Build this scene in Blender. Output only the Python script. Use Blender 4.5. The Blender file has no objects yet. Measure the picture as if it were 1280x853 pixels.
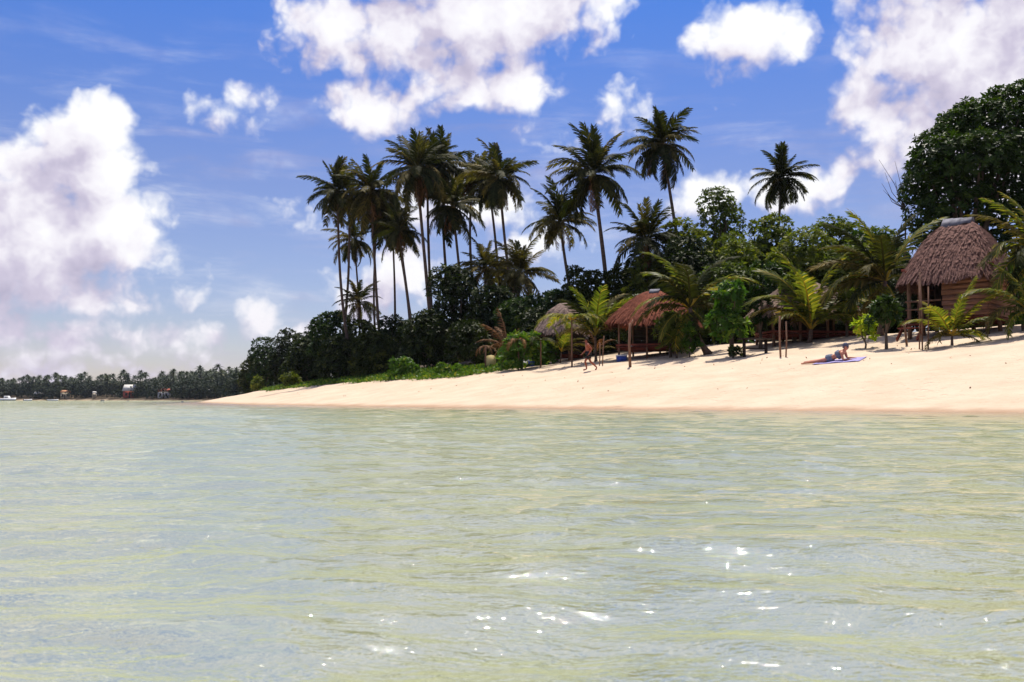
import bpy, bmesh, math
import numpy as np
from mathutils import Vector, Matrix

C = bpy.context.scene.collection
SC = bpy.context.scene
rng = np.random.default_rng(7)

# ------------------------------------------------------------------ camera
F, CAMH = 1244.44, 0.30                       # focal length in px of the 1280 px wide photo, eye height
PITCH = math.atan(73.5 / F)
cd = bpy.data.cameras.new('camera'); cam = bpy.data.objects.new('camera', cd); C.objects.link(cam)
cam.location = (0, 0, CAMH); cam.rotation_euler = (math.pi / 2 + PITCH, 0, 0)
cd.sensor_width = 36; cd.lens = 36 * F / 1280; cd.clip_start = 0.02; cd.clip_end = 9000
cd.dof.use_dof = True; cd.dof.focus_distance = 55; cd.dof.aperture_fstop = 14
SC.camera = cam

# ------------------------------------------------------------------ light
SUN_EL, SUN_AZ = math.radians(69), math.radians(12)      # azimuth from +Y towards +X
sd = Vector((math.sin(SUN_AZ) * math.cos(SUN_EL), math.cos(SUN_AZ) * math.cos(SUN_EL), math.sin(SUN_EL)))
sl = bpy.data.lights.new('sun', 'SUN'); sl.energy = 4.6; sl.angle = math.radians(0.5); sl.color = (1.0, 0.92, 0.80)
so = bpy.data.objects.new('sun', sl); C.objects.link(so)
so.rotation_euler = (-sd).to_track_quat('-Z', 'Y').to_euler(); so.location = (0, 0, 60)

EXPO = 0.42
SKY = 0.10
SC.view_settings.view_transform = 'Standard'; SC.view_settings.look = 'None'
SC.view_settings.exposure = EXPO; SC.view_settings.gamma = 1; SC.view_settings.use_curve_mapping = False
cy = SC.cycles
cy.max_bounces = 7; cy.diffuse_bounces = 3; cy.glossy_bounces = 3; cy.transmission_bounces = 5
cy.transparent_max_bounces = 10; cy.caustics_reflective = False; cy.caustics_refractive = False
cy.sample_clamp_indirect = 6; cy.use_denoising = True


def ray(px, py):
    x = (px - 640) / F; y = (426.5 - py) / F
    c, s = math.cos(PITCH), math.sin(PITCH)
    return np.array([x, c - y * s, s + y * c])


def P(px, py, Y):
    d = ray(px, py)
    return Vector((d[0] / d[1] * Y, Y, CAMH + d[2] / d[1] * Y))


# ------------------------------------------------------------------ node helpers
class NT:
    def __init__(s, tree): s.t = tree; s.n = tree.nodes; s.l = tree.links
    def new(s, typ, **kw):
        n = s.n.new(typ)
        for k, v in kw.items(): setattr(n, k, v)
        return n
    def put(s, sock, v):
        if v is None: return
        if isinstance(v, bpy.types.NodeSocket): s.l.new(v, sock)
        else: sock.default_value = v
    def math(s, op, a, b=None, c=None, clamp=False):
        n = s.new('ShaderNodeMath', operation=op, use_clamp=clamp)
        for i, v in enumerate((a, b, c)): s.put(n.inputs[i], v)
        return n.outputs[0]
    def vec(s, op, a, b=None, scale=None):
        n = s.new('ShaderNodeVectorMath', operation=op); s.put(n.inputs[0], a); s.put(n.inputs[1], b)
        if scale is not None: s.put(n.inputs['Scale'], scale)
        return n.outputs['Value'] if op in ('DOT_PRODUCT', 'LENGTH', 'DISTANCE') else n.outputs[0]
    def mix(s, f, a, b, blend='MIX'):
        n = s.new('ShaderNodeMix', data_type='RGBA', blend_type=blend)
        s.put(n.inputs[0], f); s.put(n.inputs[6], a); s.put(n.inputs[7], b); return n.outputs[2]
    def noise(s, v, scale, detail=4, rough=.5, dist=0, out=0):
        n = s.new('ShaderNodeTexNoise'); s.put(n.inputs['Vector'], v); n.inputs['Scale'].default_value = scale
        n.inputs['Detail'].default_value = detail; n.inputs['Roughness'].default_value = rough
        n.inputs['Distortion'].default_value = dist; return n.outputs[out]
    def ramp(s, f, stops):
        n = s.new('ShaderNodeValToRGB'); s.put(n.inputs[0], f); e = n.color_ramp.elements
        while len(e) < len(stops): e.new(.5)
        for q, (p, c) in zip(e, stops): q.position = p; q.color = (*c, 1) if len(c) == 3 else c
        return n.outputs[0]
    def sstep(s, v, a, b):
        n = s.new('ShaderNodeMapRange', interpolation_type='SMOOTHSTEP'); s.put(n.inputs[0], v)
        n.inputs[1].default_value = a; n.inputs[2].default_value = b; return n.outputs[0]


# ------------------------------------------------------------------ sky with cumulus clouds, laid out by compass direction
def azel(px, py):
    d = ray(px, py); d = d / np.linalg.norm(d)
    return math.atan2(d[0], d[1]), math.asin(d[2])


# centre and half size of each cloud lobe, read as direction through the 1280x853 photo; w = strength
BLOBS = [
    (118, 160, 40, 52, 1.0), (100, 215, 85, 70, 1.1), (150, 285, 75, 80, 1.1), (40, 275, 110, 95, 1.1), (180, 325, 44, 50, .7),
    (75, 345, 140, 52, .8), (-20, 215, 60, 60, 1.0), (60, 200, 45, 50, .8), (-60, 330, 120, 110, 1.0),
    (470, 28, 130, 55, 1.05), (600, 18, 150, 60, 1.1), (725, 10, 75, 42, 1.0), (635, 100, 75, 52, 1.0), (470, 132, 72, 36, .85),
    (540, 75, 90, 50, .8), (380, 40, 60, 40, .6), (565, 120, 60, 30, .5), (560, -60, 240, 70, 1.0),
    (292, 125, 60, 34, .52), (775, 128, 46, 38, .50), (748, 152, 50, 30, .42),
    (935, 45, 68, 48, .78), (915, 86, 36, 24, .55), (970, 66, 34, 26, .6), (905, 138, 30, 18, .34),
    (1165, 45, 98, 90, 1.1), (1260, 80, 120, 150, 1.15), (1108, 140, 66, 58, .9), (1215, 160, 110, 90, 1.0),
    (1112, 215, 44, 34, .8), (1150, 240, 50, 36, .75), (1220, -70, 150, 100, 1.1), (1380, 150, 140, 160, 1.0),
    (905, 228, 60, 34, .95), (990, 244, 72, 30, .85), (1040, 232, 40, 20, .6), (880, 250, 60, 30, .7),
    (505, 350, 52, 50, 1.0), (322, 395, 40, 32, .8), (95, 440, 34, 22, .7), (470, 372, 60, 40, .7), (660, 300, 70, 40, .7),
    (388, 268, 40, 28, .42), (690, 172, 50, 24, .4), (560, 255, 70, 50, .62), (620, 265, 60, 40, .7),
    (160, 430, 260, 30, .30), (330, 440, 130, 30, .32), (40, 462, 130, 20, .45), (250, 410, 90, 22, .5), (200, 455, 60, 14, .5), (130, 452, 24, 14, .6), (290, 462, 50, 14, .4), (380, 420, 60, 26, .6),
]


def build_sky():
    w = bpy.data.worlds.new('World'); SC.world = w; w.use_nodes = True
    # cloud density group: in = (azimuth, elevation, 0), out = density
    g = bpy.data.node_groups.new('cloud_density', 'ShaderNodeTree')
    g.interface.new_socket('Vector', in_out='INPUT', socket_type='NodeSocketVector')
    g.interface.new_socket('Density', in_out='OUTPUT', socket_type='NodeSocketFloat')
    T = NT(g); gi = T.new('NodeGroupInput'); go = T.new('NodeGroupOutput')
    v0 = gi.outputs[0]
    wn = T.noise(v0, 9, 3, .5, 0, 1)
    warp = T.vec('SCALE', T.vec('SUBTRACT', wn, (.5, .5, .5)), scale=.075)
    v = T.vec('ADD', v0, warp)
    acc = None
    for (x, y, a, b, wt) in BLOBS:
        u, e = azel(x, y); sx = a / F; sy = b / F
        q = T.vec('MULTIPLY', T.vec('SUBTRACT', v, (u, e, 0)), (1 / sx, 1 / sy, 0))
        d2 = T.vec('DOT_PRODUCT', q, q)
        m = T.math('MULTIPLY_ADD', d2, -wt * 1.0, wt * 1.22)
        if acc is None: acc = m
        else:
            n = T.new('ShaderNodeMath', operation='SMOOTH_MAX')
            T.put(n.inputs[0], acc); T.put(n.inputs[1], m); n.inputs[2].default_value = .25; acc = n.outputs[0]
    f1 = T.noise(T.vec('MULTIPLY', v0, (1, 1.2, 1)), 11, 9, .52, .1)
    f2 = T.noise(v0, 52, 6, .55, 0)
    vo = T.new('ShaderNodeTexVoronoi', feature='SMOOTH_F1', voronoi_dimensions='2D'); T.put(vo.inputs['Vector'], T.vec('ADD', v0, T.vec('SCALE', T.vec('SUBTRACT', T.noise(v0, 30, 3, .5, 0, 1), (.5, .5, .5)), scale=.03)))
    vo.inputs['Scale'].default_value = 26; vo.inputs['Detail'].default_value = 2.5; vo.inputs['Roughness'].default_value = .6; vo.inputs['Smoothness'].default_value = .35
    bil = vo.outputs['Distance']                                                    # rounded cauliflower puffs with creases between
    f = T.math('ADD', T.math('MULTIPLY_ADD', f1, 2.2, -1.1), T.math('MULTIPLY_ADD', f2, .65, -.325))
    f = T.math('ADD', f, T.math('MULTIPLY_ADD', bil, -.7, .60))
    ev = T.new('ShaderNodeSeparateXYZ'); T.put(ev.inputs[0], v0)
    soft = T.math('MAXIMUM', acc, T.math('MULTIPLY_ADD', T.sstep(ev.outputs[1], .40, .54), 1.45, -.9))   # unseen broken cloud added overhead to whiten the water's reflections
    T.put(go.inputs[0], T.math('ADD', soft, f))
    W = NT(w.node_tree); W.n.clear()
    tc = W.new('ShaderNodeTexCoord').outputs['Generated']
    sep = W.new('ShaderNodeSeparateXYZ'); W.put(sep.inputs[0], tc)
    az = W.math('ARCTAN2', sep.outputs[0], sep.outputs[1]); el = W.math('ARCSINE', sep.outputs[2])
    cmb = W.new('ShaderNodeCombineXYZ'); W.put(cmb.inputs[0], az); W.put(cmb.inputs[1], el); vv = cmb.outputs[0]
    def dens(vec):
        n = W.new('ShaderNodeGroup'); n.node_tree = g; W.put(n.inputs[0], vec); return n.outputs[0]
    d0 = dens(vv); d1 = dens(W.vec('ADD', vv, (.022, .034, 0)))
    alpha = W.sstep(d0, .10, .95)
    thick = W.sstep(d0, .5, 1.9)
    lit = W.math('MULTIPLY_ADD', W.math('SUBTRACT', d0, d1), .46, .70)
    lit = W.math('SUBTRACT', lit, W.math('MULTIPLY', thick, .22), clamp=True)
    low = W.sstep(el, .02, .17)                                     # low cloud near the horizon is thinner and greyer
    lit = W.math('MULTIPLY', lit, W.math('MULTIPLY_ADD', low, .3, .7))
    k = 1 / (SKY * 2 ** EXPO)
    ccol = W.ramp(lit, [(0, (.42 * k, .39 * k, .54 * k)), (.45, (.66 * k, .61 * k, .75 * k)), (.75, (.95 * k, .92 * k, .98 * k)), (1, (1.05 * k, 1.05 * k, 1.06 * k))])
    sky = W.new('ShaderNodeTexSky', sky_type='NISHITA', sun_disc=False)
    sky.sun_elevation = SUN_EL; sky.sun_rotation = SUN_AZ; sky.air_density = 1.0; sky.dust_density = .35; sky.ozone_density = 3.0
    grade = W.ramp(W.math('MULTIPLY', el, 2.0), [(.10, (.74, .66, .76)), (.42, (.64, .60, .80)), (.80, (.32, .56, 1.02))])
    tint = W.mix(1.0, sky.outputs[0], grade, 'MULTIPLY')
    veil = W.noise(W.vec('MULTIPLY', vv, (1, 5, 1)), 7, 6, .6, .4)
    veil = W.math('MULTIPLY', W.math('MULTIPLY', W.sstep(veil, .45, .8), W.math('SUBTRACT', 1.0, W.sstep(el, .20, .42))), .42)
    a2 = W.math('MAXIMUM', W.math('MULTIPLY', alpha, .97), veil)
    col = W.mix(a2, tint, ccol)
    bg = W.new('ShaderNodeBackground'); W.put(bg.inputs[0], col); bg.inputs[1].default_value = SKY
    out = W.new('ShaderNodeOutputWorld'); W.put(out.inputs[0], bg.outputs[0])


build_sky()

# ------------------------------------------------------------------ terrain maths
SH = np.array([(90, -60), (45, -14), (24, 9), (12, 23.3), (8, 27.6), (2.7, 34), (-5, 44), (-18.6, 68), (-39, 124), (-62, 220), (-110, 380), (-200, 500), (-330, 580), (-700, 640), (-2500, 700)], float)


def sdist(X, Y):
    Q = np.stack([X, Y], -1); best = np.full(X.shape, 1e9); sg = np.ones(X.shape)
    for a, b in zip(SH[:-1], SH[1:]):
        d = b - a; L = np.hypot(*d); t = np.clip(((Q - a) @ d) / L ** 2, 0, 1)
        q = Q - (a + t[..., None] * d); r = np.hypot(q[..., 0], q[..., 1])
        cr = d[0] * (Q[..., 1] - a[1]) - d[1] * (Q[..., 0] - a[0])
        m = r < best; best = np.where(m, r, best); sg = np.where(m, np.where(cr < 0, 1, -1), sg)
    return best * sg


PP = [-80, -25, -8, 0, 3, 8, 11, 15, 20, 30, 60, 200, 1000]
ZZ = [-1.7, -1.1, -.45, 0, .45, 1.25, 1.72, 2.25, 3.0, 3.7, 4.4, 5.2, 7]


def gz(X, Y, p=None):
    X = np.asarray(X, float); Y = np.asarray(Y, float)
    if p is None: p = sdist(X, Y)
    k = np.interp(Y, [0, 30, 50, 75, 110, 300], [1.25, 1.22, 1.12, 1.15, 1.3, .8])
    z = np.interp(p, PP, ZZ)
    und = .05 * np.sin(X * .9 + Y * .5) * np.sin(Y * .37 - X * .22) + .025 * np.sin(X * 2.3 - Y * 1.1) * np.sin(X * 1.1 + Y * 1.7)
    return z * np.where(p > 0, k, 1) + und * np.clip(p / 4, 0, 1)


def gz1(x, y): return float(gz(np.array([x]), np.array([y]))[0])


_Y = np.exp(np.linspace(math.log(14), math.log(900), 5000))


def at(px, py):
    for k in range(30):                       # a row above the crest drops until it meets the ground
        d = ray(px, py + k); X = d[0] / d[1] * _Y; Z = CAMH + d[2] / d[1] * _Y
        h = gz(X, _Y) > Z
        if h.any():
            i = int(np.argmax(h)); return Vector((X[i], _Y[i], float(gz1(X[i], _Y[i]))))
    raise ValueError((px, py))


# ------------------------------------------------------------------ object helpers
def props(o, label=None, cat=None, group=None, kind=None):
    if label: o['label'] = label
    if cat: o['category'] = cat
    if group: o['group'] = group
    if kind: o['kind'] = kind
    return o


def thing(name, label, cat, loc, group=None, rz=0.0):
    o = bpy.data.objects.new(name, None); C.objects.link(o); o.location = loc; o.rotation_euler = (0, 0, rz)
    o.empty_display_size = .3
    return props(o, label, cat, group)


def mesh_np(name, V, faces4=None, faces3=None, mat=None, attrs=None, smooth=False):
    me = bpy.data.meshes.new(name)
    V = np.asarray(V, np.float32); me.vertices.add(len(V)); me.vertices.foreach_set('co', V.ravel())
    loops = []; starts = []; n = 0
    for fs, k in ((faces4, 4), (faces3, 3)):
        if fs is not None and len(fs):
            fs = np.asarray(fs, np.int32); loops.append(fs.ravel()); starts.append(np.arange(len(fs)) * k + n); n += fs.size
    loops = np.concatenate(loops); starts = np.concatenate(starts).astype(np.int32)
    me.loops.add(len(loops)); me.loops.foreach_set('vertex_index', loops)
    me.polygons.add(len(starts)); me.polygons.foreach_set('loop_start', starts)
    if smooth: me.polygons.foreach_set('use_smooth', np.ones(len(starts), bool))
    me.update(calc_edges=True); me.validate()
    for an, av in (attrs or {}).items():
        a = me.attributes.new(an, 'FLOAT', 'POINT'); a.data.foreach_set('value', np.asarray(av, np.float32))
    if mat: me.materials.append(mat)
    return me


def link(name, me, parent=None, loc=(0, 0, 0)):
    o = bpy.data.objects.new(name, me); C.objects.link(o); o.location = loc
    if parent: o.parent = parent
    return o


class MB:
    """gathers boxes, tubes and strips into one mesh"""
    def __init__(s): s.v = []; s.q = []; s.t = []; s.n = 0
    def add(s, V, q=(), t=()):
        V = np.asarray(V, float)
        if len(q): s.q.append(np.asarray(q) + s.n)
        if len(t): s.t.append(np.asarray(t) + s.n)
        s.v.append(V); s.n += len(V)
    def box(s, c, size, M=None, bev=0.0):
        x, y, z = np.array(size) / 2
        b = min(bev, x * .9, y * .9, z * .9)
        V = np.array([(sx * x, sy * y, sz * z) for sx in (-1, 1) for sy in (-1, 1) for sz in (-1, 1)], float)
        if M is not None: V = V @ np.array(M.to_3x3()).T
        s.add(V + np.array(c), [(0, 1, 3, 2), (4, 6, 7, 5), (0, 4, 5, 1), (2, 3, 7, 6), (0, 2, 6, 4), (1, 5, 7, 3)])
    def beam(s, a, b, w, h):
        a = Vector(a); b = Vector(b); d = (b - a); L = d.length
        M = d.to_track_quat('X', 'Z').to_matrix()
        s.box((a + b) / 2, (L, w, h), M)
    def tube(s, pts, rad, k=8, cap=True):
        pts = np.asarray(pts, float); n = len(pts); rad = np.broadcast_to(rad, n)
        T = np.gradient(pts, axis=0); T /= np.linalg.norm(T, axis=1)[:, None] + 1e-9
        ref = np.array([0, 0, 1.0]) if abs(T[:, 2]).mean() < .8 else np.array([0, 1.0, 0])
        A = np.cross(T, ref); A /= np.linalg.norm(A, axis=1)[:, None] + 1e-9; B = np.cross(T, A)
        an = np.arange(k) * 2 * math.pi / k
        V = pts[:, None] + rad[:, None, None] * (np.cos(an)[None, :, None] * A[:, None] + np.sin(an)[None, :, None] * B[:, None])
        q = [(i * k + j, i * k + (j + 1) % k, (i + 1) * k + (j + 1) % k, (i + 1) * k + j) for i in range(n - 1) for j in range(k)]
        V = V.reshape(-1, 3); t = []
        if cap:
            V = np.vstack([V, pts[0], pts[-1]]); m = n * k
            t = [(m, (j + 1) % k, j) for j in range(k)] + [(m + 1, (n - 1) * k + j, (n - 1) * k + (j + 1) % k) for j in range(k)]
        s.add(V, q, t)
    def mesh(s, name, mat, smooth=False):
        return mesh_np(name, np.vstack(s.v), np.vstack(s.q) if s.q else None, np.vstack(s.t) if s.t else None, mat, smooth=smooth)
    def build(s, name, mat, parent=None, smooth=False, loc=(0, 0, 0)):
        return link(name, s.mesh(name, mat, smooth), parent, loc)


# ------------------------------------------------------------------ materials
def newmat(name):
    m = bpy.data.materials.new(name); m.use_nodes = True; T = NT(m.node_tree); T.n.clear()
    out = T.new('ShaderNodeOutputMaterial'); return m, T, out.inputs[0]


def pbsdf(T, col, rough=.6, spec=.3, normal=None):
    b = T.new('ShaderNodeBsdfPrincipled'); T.put(b.inputs['Base Color'], col if not isinstance(col, tuple) or len(col) == 4 else (*col, 1))
    T.put(b.inputs['Roughness'], rough); b.inputs['Specular IOR Level'].default_value = spec
    if normal is not None: T.put(b.inputs['Normal'], normal)
    return b.outputs[0]


def bump(T, h, strength=.4, dist=.05):
    n = T.new('ShaderNodeBump'); n.inputs['Strength'].default_value = strength; n.inputs['Distance'].default_value = dist
    T.put(n.inputs['Height'], h); return n.outputs[0]


def rough_mat(name, c1, c2, scale=6, stretch=(1, 1, 1), rough=.75, spec=.2, bs=.5, bd=.03, obj_var=0.0):
    """wood, bark, thatch, cloth: two tones mixed by stretched noise"""
    m, T, o = newmat(name)
    v = T.vec('MULTIPLY', T.new('ShaderNodeTexCoord').outputs['Object'], stretch)
    n = T.noise(v, scale, 6, .6)
    col = T.ramp(n, [(.32, c1), (.68, c2)])
    if obj_var:
        r = T.new('ShaderNodeObjectInfo').outputs['Random']
        col = T.mix(1.0, col, T.ramp(r, [(0, (1 - obj_var,) * 3), (1, (1 + obj_var,) * 3)]), 'MULTIPLY')
    T.put(o, pbsdf(T, col, rough, spec, bump(T, n, bs, bd))); return m


def leaf_mat(name, dark, mid, light, trans=.30, rough=.5, spec=.14, hue=.0, tcol=None):
    """leaf: per-leaf 'tint' attribute picks the colour, a share of the light passes through"""
    m, T, o = newmat(name)
    t = T.new('ShaderNodeAttribute', attribute_name='tint').outputs['Fac']
    r = T.new('ShaderNodeObjectInfo').outputs['Random']
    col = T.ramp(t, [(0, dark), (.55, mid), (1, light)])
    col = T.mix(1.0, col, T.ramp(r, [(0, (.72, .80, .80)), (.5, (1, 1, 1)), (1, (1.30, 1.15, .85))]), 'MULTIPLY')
    b = pbsdf(T, col, rough, spec)
    tr = T.new('ShaderNodeBsdfTranslucent'); T.put(tr.inputs[0], T.mix(1.0, col, tcol or (1.5, 1.6, .6, 1), 'MULTIPLY'))
    mx = T.new('ShaderNodeMixShader'); mx.inputs[0].default_value = trans
    T.put(mx.inputs[1], b); T.put(mx.inputs[2], tr.outputs[0]); T.put(o, mx.outputs[0]); return m


M = {}
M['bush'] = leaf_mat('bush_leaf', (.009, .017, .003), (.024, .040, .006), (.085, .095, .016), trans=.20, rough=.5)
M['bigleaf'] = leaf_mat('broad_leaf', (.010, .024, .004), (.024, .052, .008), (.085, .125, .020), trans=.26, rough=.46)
M['midleaf'] = leaf_mat('olive_leaf', (.034, .054, .008), (.108, .135, .018), (.30, .275, .06), trans=.34, rough=.5)
M['bright'] = leaf_mat('fresh_leaf', (.018, .050, .008), (.048, .110, .014), (.19, .25, .03), trans=.40, rough=.42)
M['lime'] = leaf_mat('lime_leaf', (.08, .16, .012), (.20, .28, .02), (.38, .40, .04), trans=.40, rough=.45)
M['creeper'] = leaf_mat('creeper_leaf', (.030, .075, .012), (.075, .150, .020), (.24, .24, .035), trans=.30, rough=.5)
M['frond'] = leaf_mat('palm_leaf', (.012, .016, .005), (.028, .034, .009), (.095, .085, .022), trans=.25, rough=.6, spec=.07)
M['frond_olive'] = leaf_mat('palm_leaf_olive', (.036, .034, .010), (.085, .074, .020), (.25, .19, .066), trans=.30, rough=.6, spec=.07)
M['frond_young'] = leaf_mat('palm_leaf_young', (.032, .056, .010), (.125, .140, .020), (.42, .31, .065), trans=.45, rough=.45)
M['frond_dead'] = leaf_mat('palm_leaf_dry', (.09, .045, .022), (.20, .10, .05), (.34, .20, .10), trans=.20, rough=.7, spec=.1, tcol=(1.2, 1, .8, 1))
M['far'] = leaf_mat('far_leaf', (.016, .028, .018), (.030, .046, .026), (.060, .072, .036), trans=.12, rough=.55)
M['trunk'] = rough_mat('palm_bark', (.060, .040, .032), (.185, .125, .095), 4, (1, 1, 5), .85, .15, .6, .05)
M['nut'] = rough_mat('coconut_husk', (.10, .075, .025), (.24, .17, .06), 4, rough=.6)
M['bark'] = rough_mat('tree_bark', (.06, .045, .035), (.16, .12, .09), 5, (1, 1, .4), .85, .15, .6, .05)
M['wood'] = rough_mat('weathered_plank', (.10, .045, .028), (.30, .150, .095), 3, (.5, .5, 9), .7, .2, .5, .02, .12)
M['post'] = rough_mat('wooden_post', (.11, .060, .040), (.26, .15, .10), 5, (3, 3, .5), .8, .15, .5, .02, .2)
M['redwood'] = rough_mat('red_brown_timber', (.10, .022, .015), (.21, .055, .035), 4, (1, 1, 1), .7, .2, .4, .02)
M['thatch_grey'] = rough_mat('grey_brown_thatch', (.060, .028, .025), (.25, .135, .110), 9, (1, 1, 1), .85, .1, .6, .03)
M['thatch_red'] = rough_mat('red_brown_thatch', (.085, .024, .016), (.26, .080, .045), 9, (1, 1, 1), .85, .1, .6, .03)
M['thatch_mauve'] = rough_mat('mauve_grey_thatch', (.12, .08, .07), (.36, .26, .21), 9, (1, 1, 1), .85, .1, .6, .03)
M['sheet'] = rough_mat('grey_tin_sheet', (.06, .06, .08), (.22, .22, .26), 3, (1, 1, 1), .8, .2, .2, .01)
M['dark'] = rough_mat('dark_fittings_shade', (.016, .011, .009), (.04, .026, .02), 5)  # near-black for dark fittings, and for shade painted into the hut interiors
M['skin'] = rough_mat('tanned_skin', (.27, .070, .035), (.35, .10, .052), 12, rough=.5, spec=.35, bs=.05)
M['skin_sun'] = rough_mat('sunburnt_skin', (.46, .17, .10), (.58, .25, .16), 12, rough=.5, spec=.35, bs=.05)
M['hair'] = rough_mat('dark_hair', (.012, .009, .008), (.04, .028, .02), 30)
M['shorts'] = rough_mat('black_cloth', (.008, .008, .010), (.022, .022, .026), 20)
M['swim'] = rough_mat('blue_grey_cloth', (.09, .11, .16), (.19, .22, .29), 20)
M['cap'] = rough_mat('slate_cloth', (.05, .055, .10), (.12, .13, .19), 20)
M['towel'] = rough_mat('lilac_cloth', (.22, .19, .42), (.36, .32, .58), 8)
M['red'] = rough_mat('red_cloth', (.55, .05, .05), (.72, .11, .09), 5)
M['white'] = rough_mat('white_paint', (.74, .74, .76), (.84, .84, .84), 5, rough=.4, spec=.4, bs=.05)
M['cream'] = rough_mat('cream_paint', (.60, .52, .36), (.72, .63, .46), 5, rough=.5, bs=.05)
M['orange'] = rough_mat('orange_paint', (.42, .20, .10), (.56, .29, .16), 5)
M['redroof'] = rough_mat('rust_red_roof', (.32, .07, .05), (.46, .12, .08), 5)
M['greyroof'] = rough_mat('pale_grey_roof', (.50, .49, .46), (.64, .62, .58), 5)
M['blue'] = rough_mat('blue_plastic', (.03, .06, .30), (.06, .11, .45), 5, rough=.4)
M['yellow'] = rough_mat('pale_yellow_board', (.55, .44, .18), (.68, .56, .27), 3, rough=.45)
M['rock'] = rough_mat('dark_rock', (.03, .028, .03), (.10, .09, .085), 5)


def mat_sand():
    m, T, o = newmat('beach_sand')
    pos = T.new('ShaderNodeNewGeometry').outputs['Position']
    soil = T.new('ShaderNodeAttribute', attribute_name='soil').outputs['Fac']
    sh = T.new('ShaderNodeAttribute', attribute_name='shore').outputs['Fac']
    n1 = T.noise(pos, .6, 5, .6); n2 = T.noise(pos, 5.0, 6, .65); n3 = T.noise(pos, 90, 3, .6)
    col = T.ramp(n1, [(.3, (.495, .385, .278)), (.7, (.60, .485, .365))])
    fleck = T.sstep(n2, .60, .70)
    col = T.mix(T.math('MULTIPLY', fleck, .5), col, (.36, .23, .14, 1))       # dry leaf litter and coral bits
    wet_reflect = T.math('SUBTRACT', 1.0, T.sstep(T.math('ADD', sh, T.math('MULTIPLY', n1, .8)), .35, 1.25))
    above = T.sstep(sh, -6.0, -.5)
    col = T.mix(T.math('MULTIPLY', T.math('MULTIPLY', wet_reflect, above), .8), col, (.33, .21, .13, 1))  # wet sand brown; on the seabed it also paints the shore's brown reflection
    col = T.mix(soil, col, T.ramp(n2, [(.3, (.045, .032, .02)), (.7, (.10, .075, .045))]))
    vo = T.new('ShaderNodeTexVoronoi', feature='SMOOTH_F1'); T.put(vo.inputs['Vector'], T.vec('ADD', pos, T.vec('SCALE', T.noise(pos, 3, 3, .5, 0, 1), scale=.5)))
    vo.inputs['Scale'].default_value = 2.3; vo.inputs['Smoothness'].default_value = .4
    tread = T.math('MULTIPLY', T.sstep(vo.outputs['Distance'], .05, .42), T.sstep(T.noise(pos, .35, 3, .5), .40, .62))     # trodden patches
    h = T.math('ADD', T.math('ADD', T.math('MULTIPLY', n2, .07), T.math('MULTIPLY', n3, .004)), T.math('MULTIPLY', tread, .06))
    T.put(o, pbsdf(T, col, .9, .15, bump(T, h, .75, 1.0))); return m


def mat_water():
    m, T, o = newmat('lagoon_water')
    pos = T.new('ShaderNodeNewGeometry').outputs['Position']
    sq = T.vec('MULTIPLY', pos, (.7, 1.25, 1.0))
    h = T.math('ADD', T.math('MULTIPLY', T.noise(sq, 3.4, 5, .62, .3), .034), T.math('MULTIPLY', T.noise(sq, 16, 4, .65, .3), .0088))
    nb = bump(T, h, 1.0, 1.0)
    fr = T.new('ShaderNodeFresnel'); fr.inputs[0].default_value = 1.33; T.put(fr.inputs[1], nb)
    gl = T.new('ShaderNodeBsdfGlossy'); gl.inputs['Roughness'].default_value = .025; T.put(gl.inputs['Normal'], nb)
    gl.inputs[0].default_value = (.97, .97, .97, 1)
    tr = T.new('ShaderNodeBsdfTransparent'); tr.inputs[0].default_value = (.80, .90, .68, 1)
    df = T.new('ShaderNodeBsdfDiffuse'); df.inputs[0].default_value = (.41, .458, .262, 1); T.put(df.inputs['Normal'], nb)
    body = T.new('ShaderNodeMixShader'); body.inputs[0].default_value = .55
    dp = T.sstep(T.new('ShaderNodeAttribute', attribute_name='depth').outputs['Fac'], .02, .75)      # suspended milkiness grows with depth
    T.put(body.inputs[0], T.math('MULTIPLY', dp, .55)); T.put(tr.inputs[0], T.mix(dp, (.97, .97, .93, 1), (.80, .90, .68, 1)))
    T.put(body.inputs[1], tr.outputs[0]); T.put(body.inputs[2], df.outputs[0])
    mx = T.new('ShaderNodeMixShader'); T.put(mx.inputs[0], T.math('MULTIPLY', fr.outputs[0], .49))
    T.put(mx.inputs[1], body.outputs[0]); T.put(mx.inputs[2], gl.outputs[0]); T.put(o, mx.outputs[0]); return m


# ------------------------------------------------------------------ ground and lagoon
def polar(r0, r1, ratio, half, da, coarse):
    nr = int(math.log(r1 / r0) / math.log(ratio)); R = r0 * ratio ** np.arange(nr + 1)
    a = np.concatenate([np.arange(-half, half, da), np.arange(half, 360 - half, coarse)]) * math.pi / 180
    RR, AA = np.meshgrid(R, a, indexing='ij'); X = RR * np.sin(AA); Y = RR * np.cos(AA); na = len(a); n = len(R)
    i = np.arange(n - 1)[:, None] * na; j = np.arange(na)[None]; j2 = (j + 1) % na
    q = np.stack([i + j, i + na + j, i + na + j2, i + j2], -1).reshape(-1, 4)
    ctr = n * na; t = np.stack([np.full(na, ctr), np.arange(na), (np.arange(na) + 1) % na], -1)
    return X, Y, RR, q, t


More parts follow.
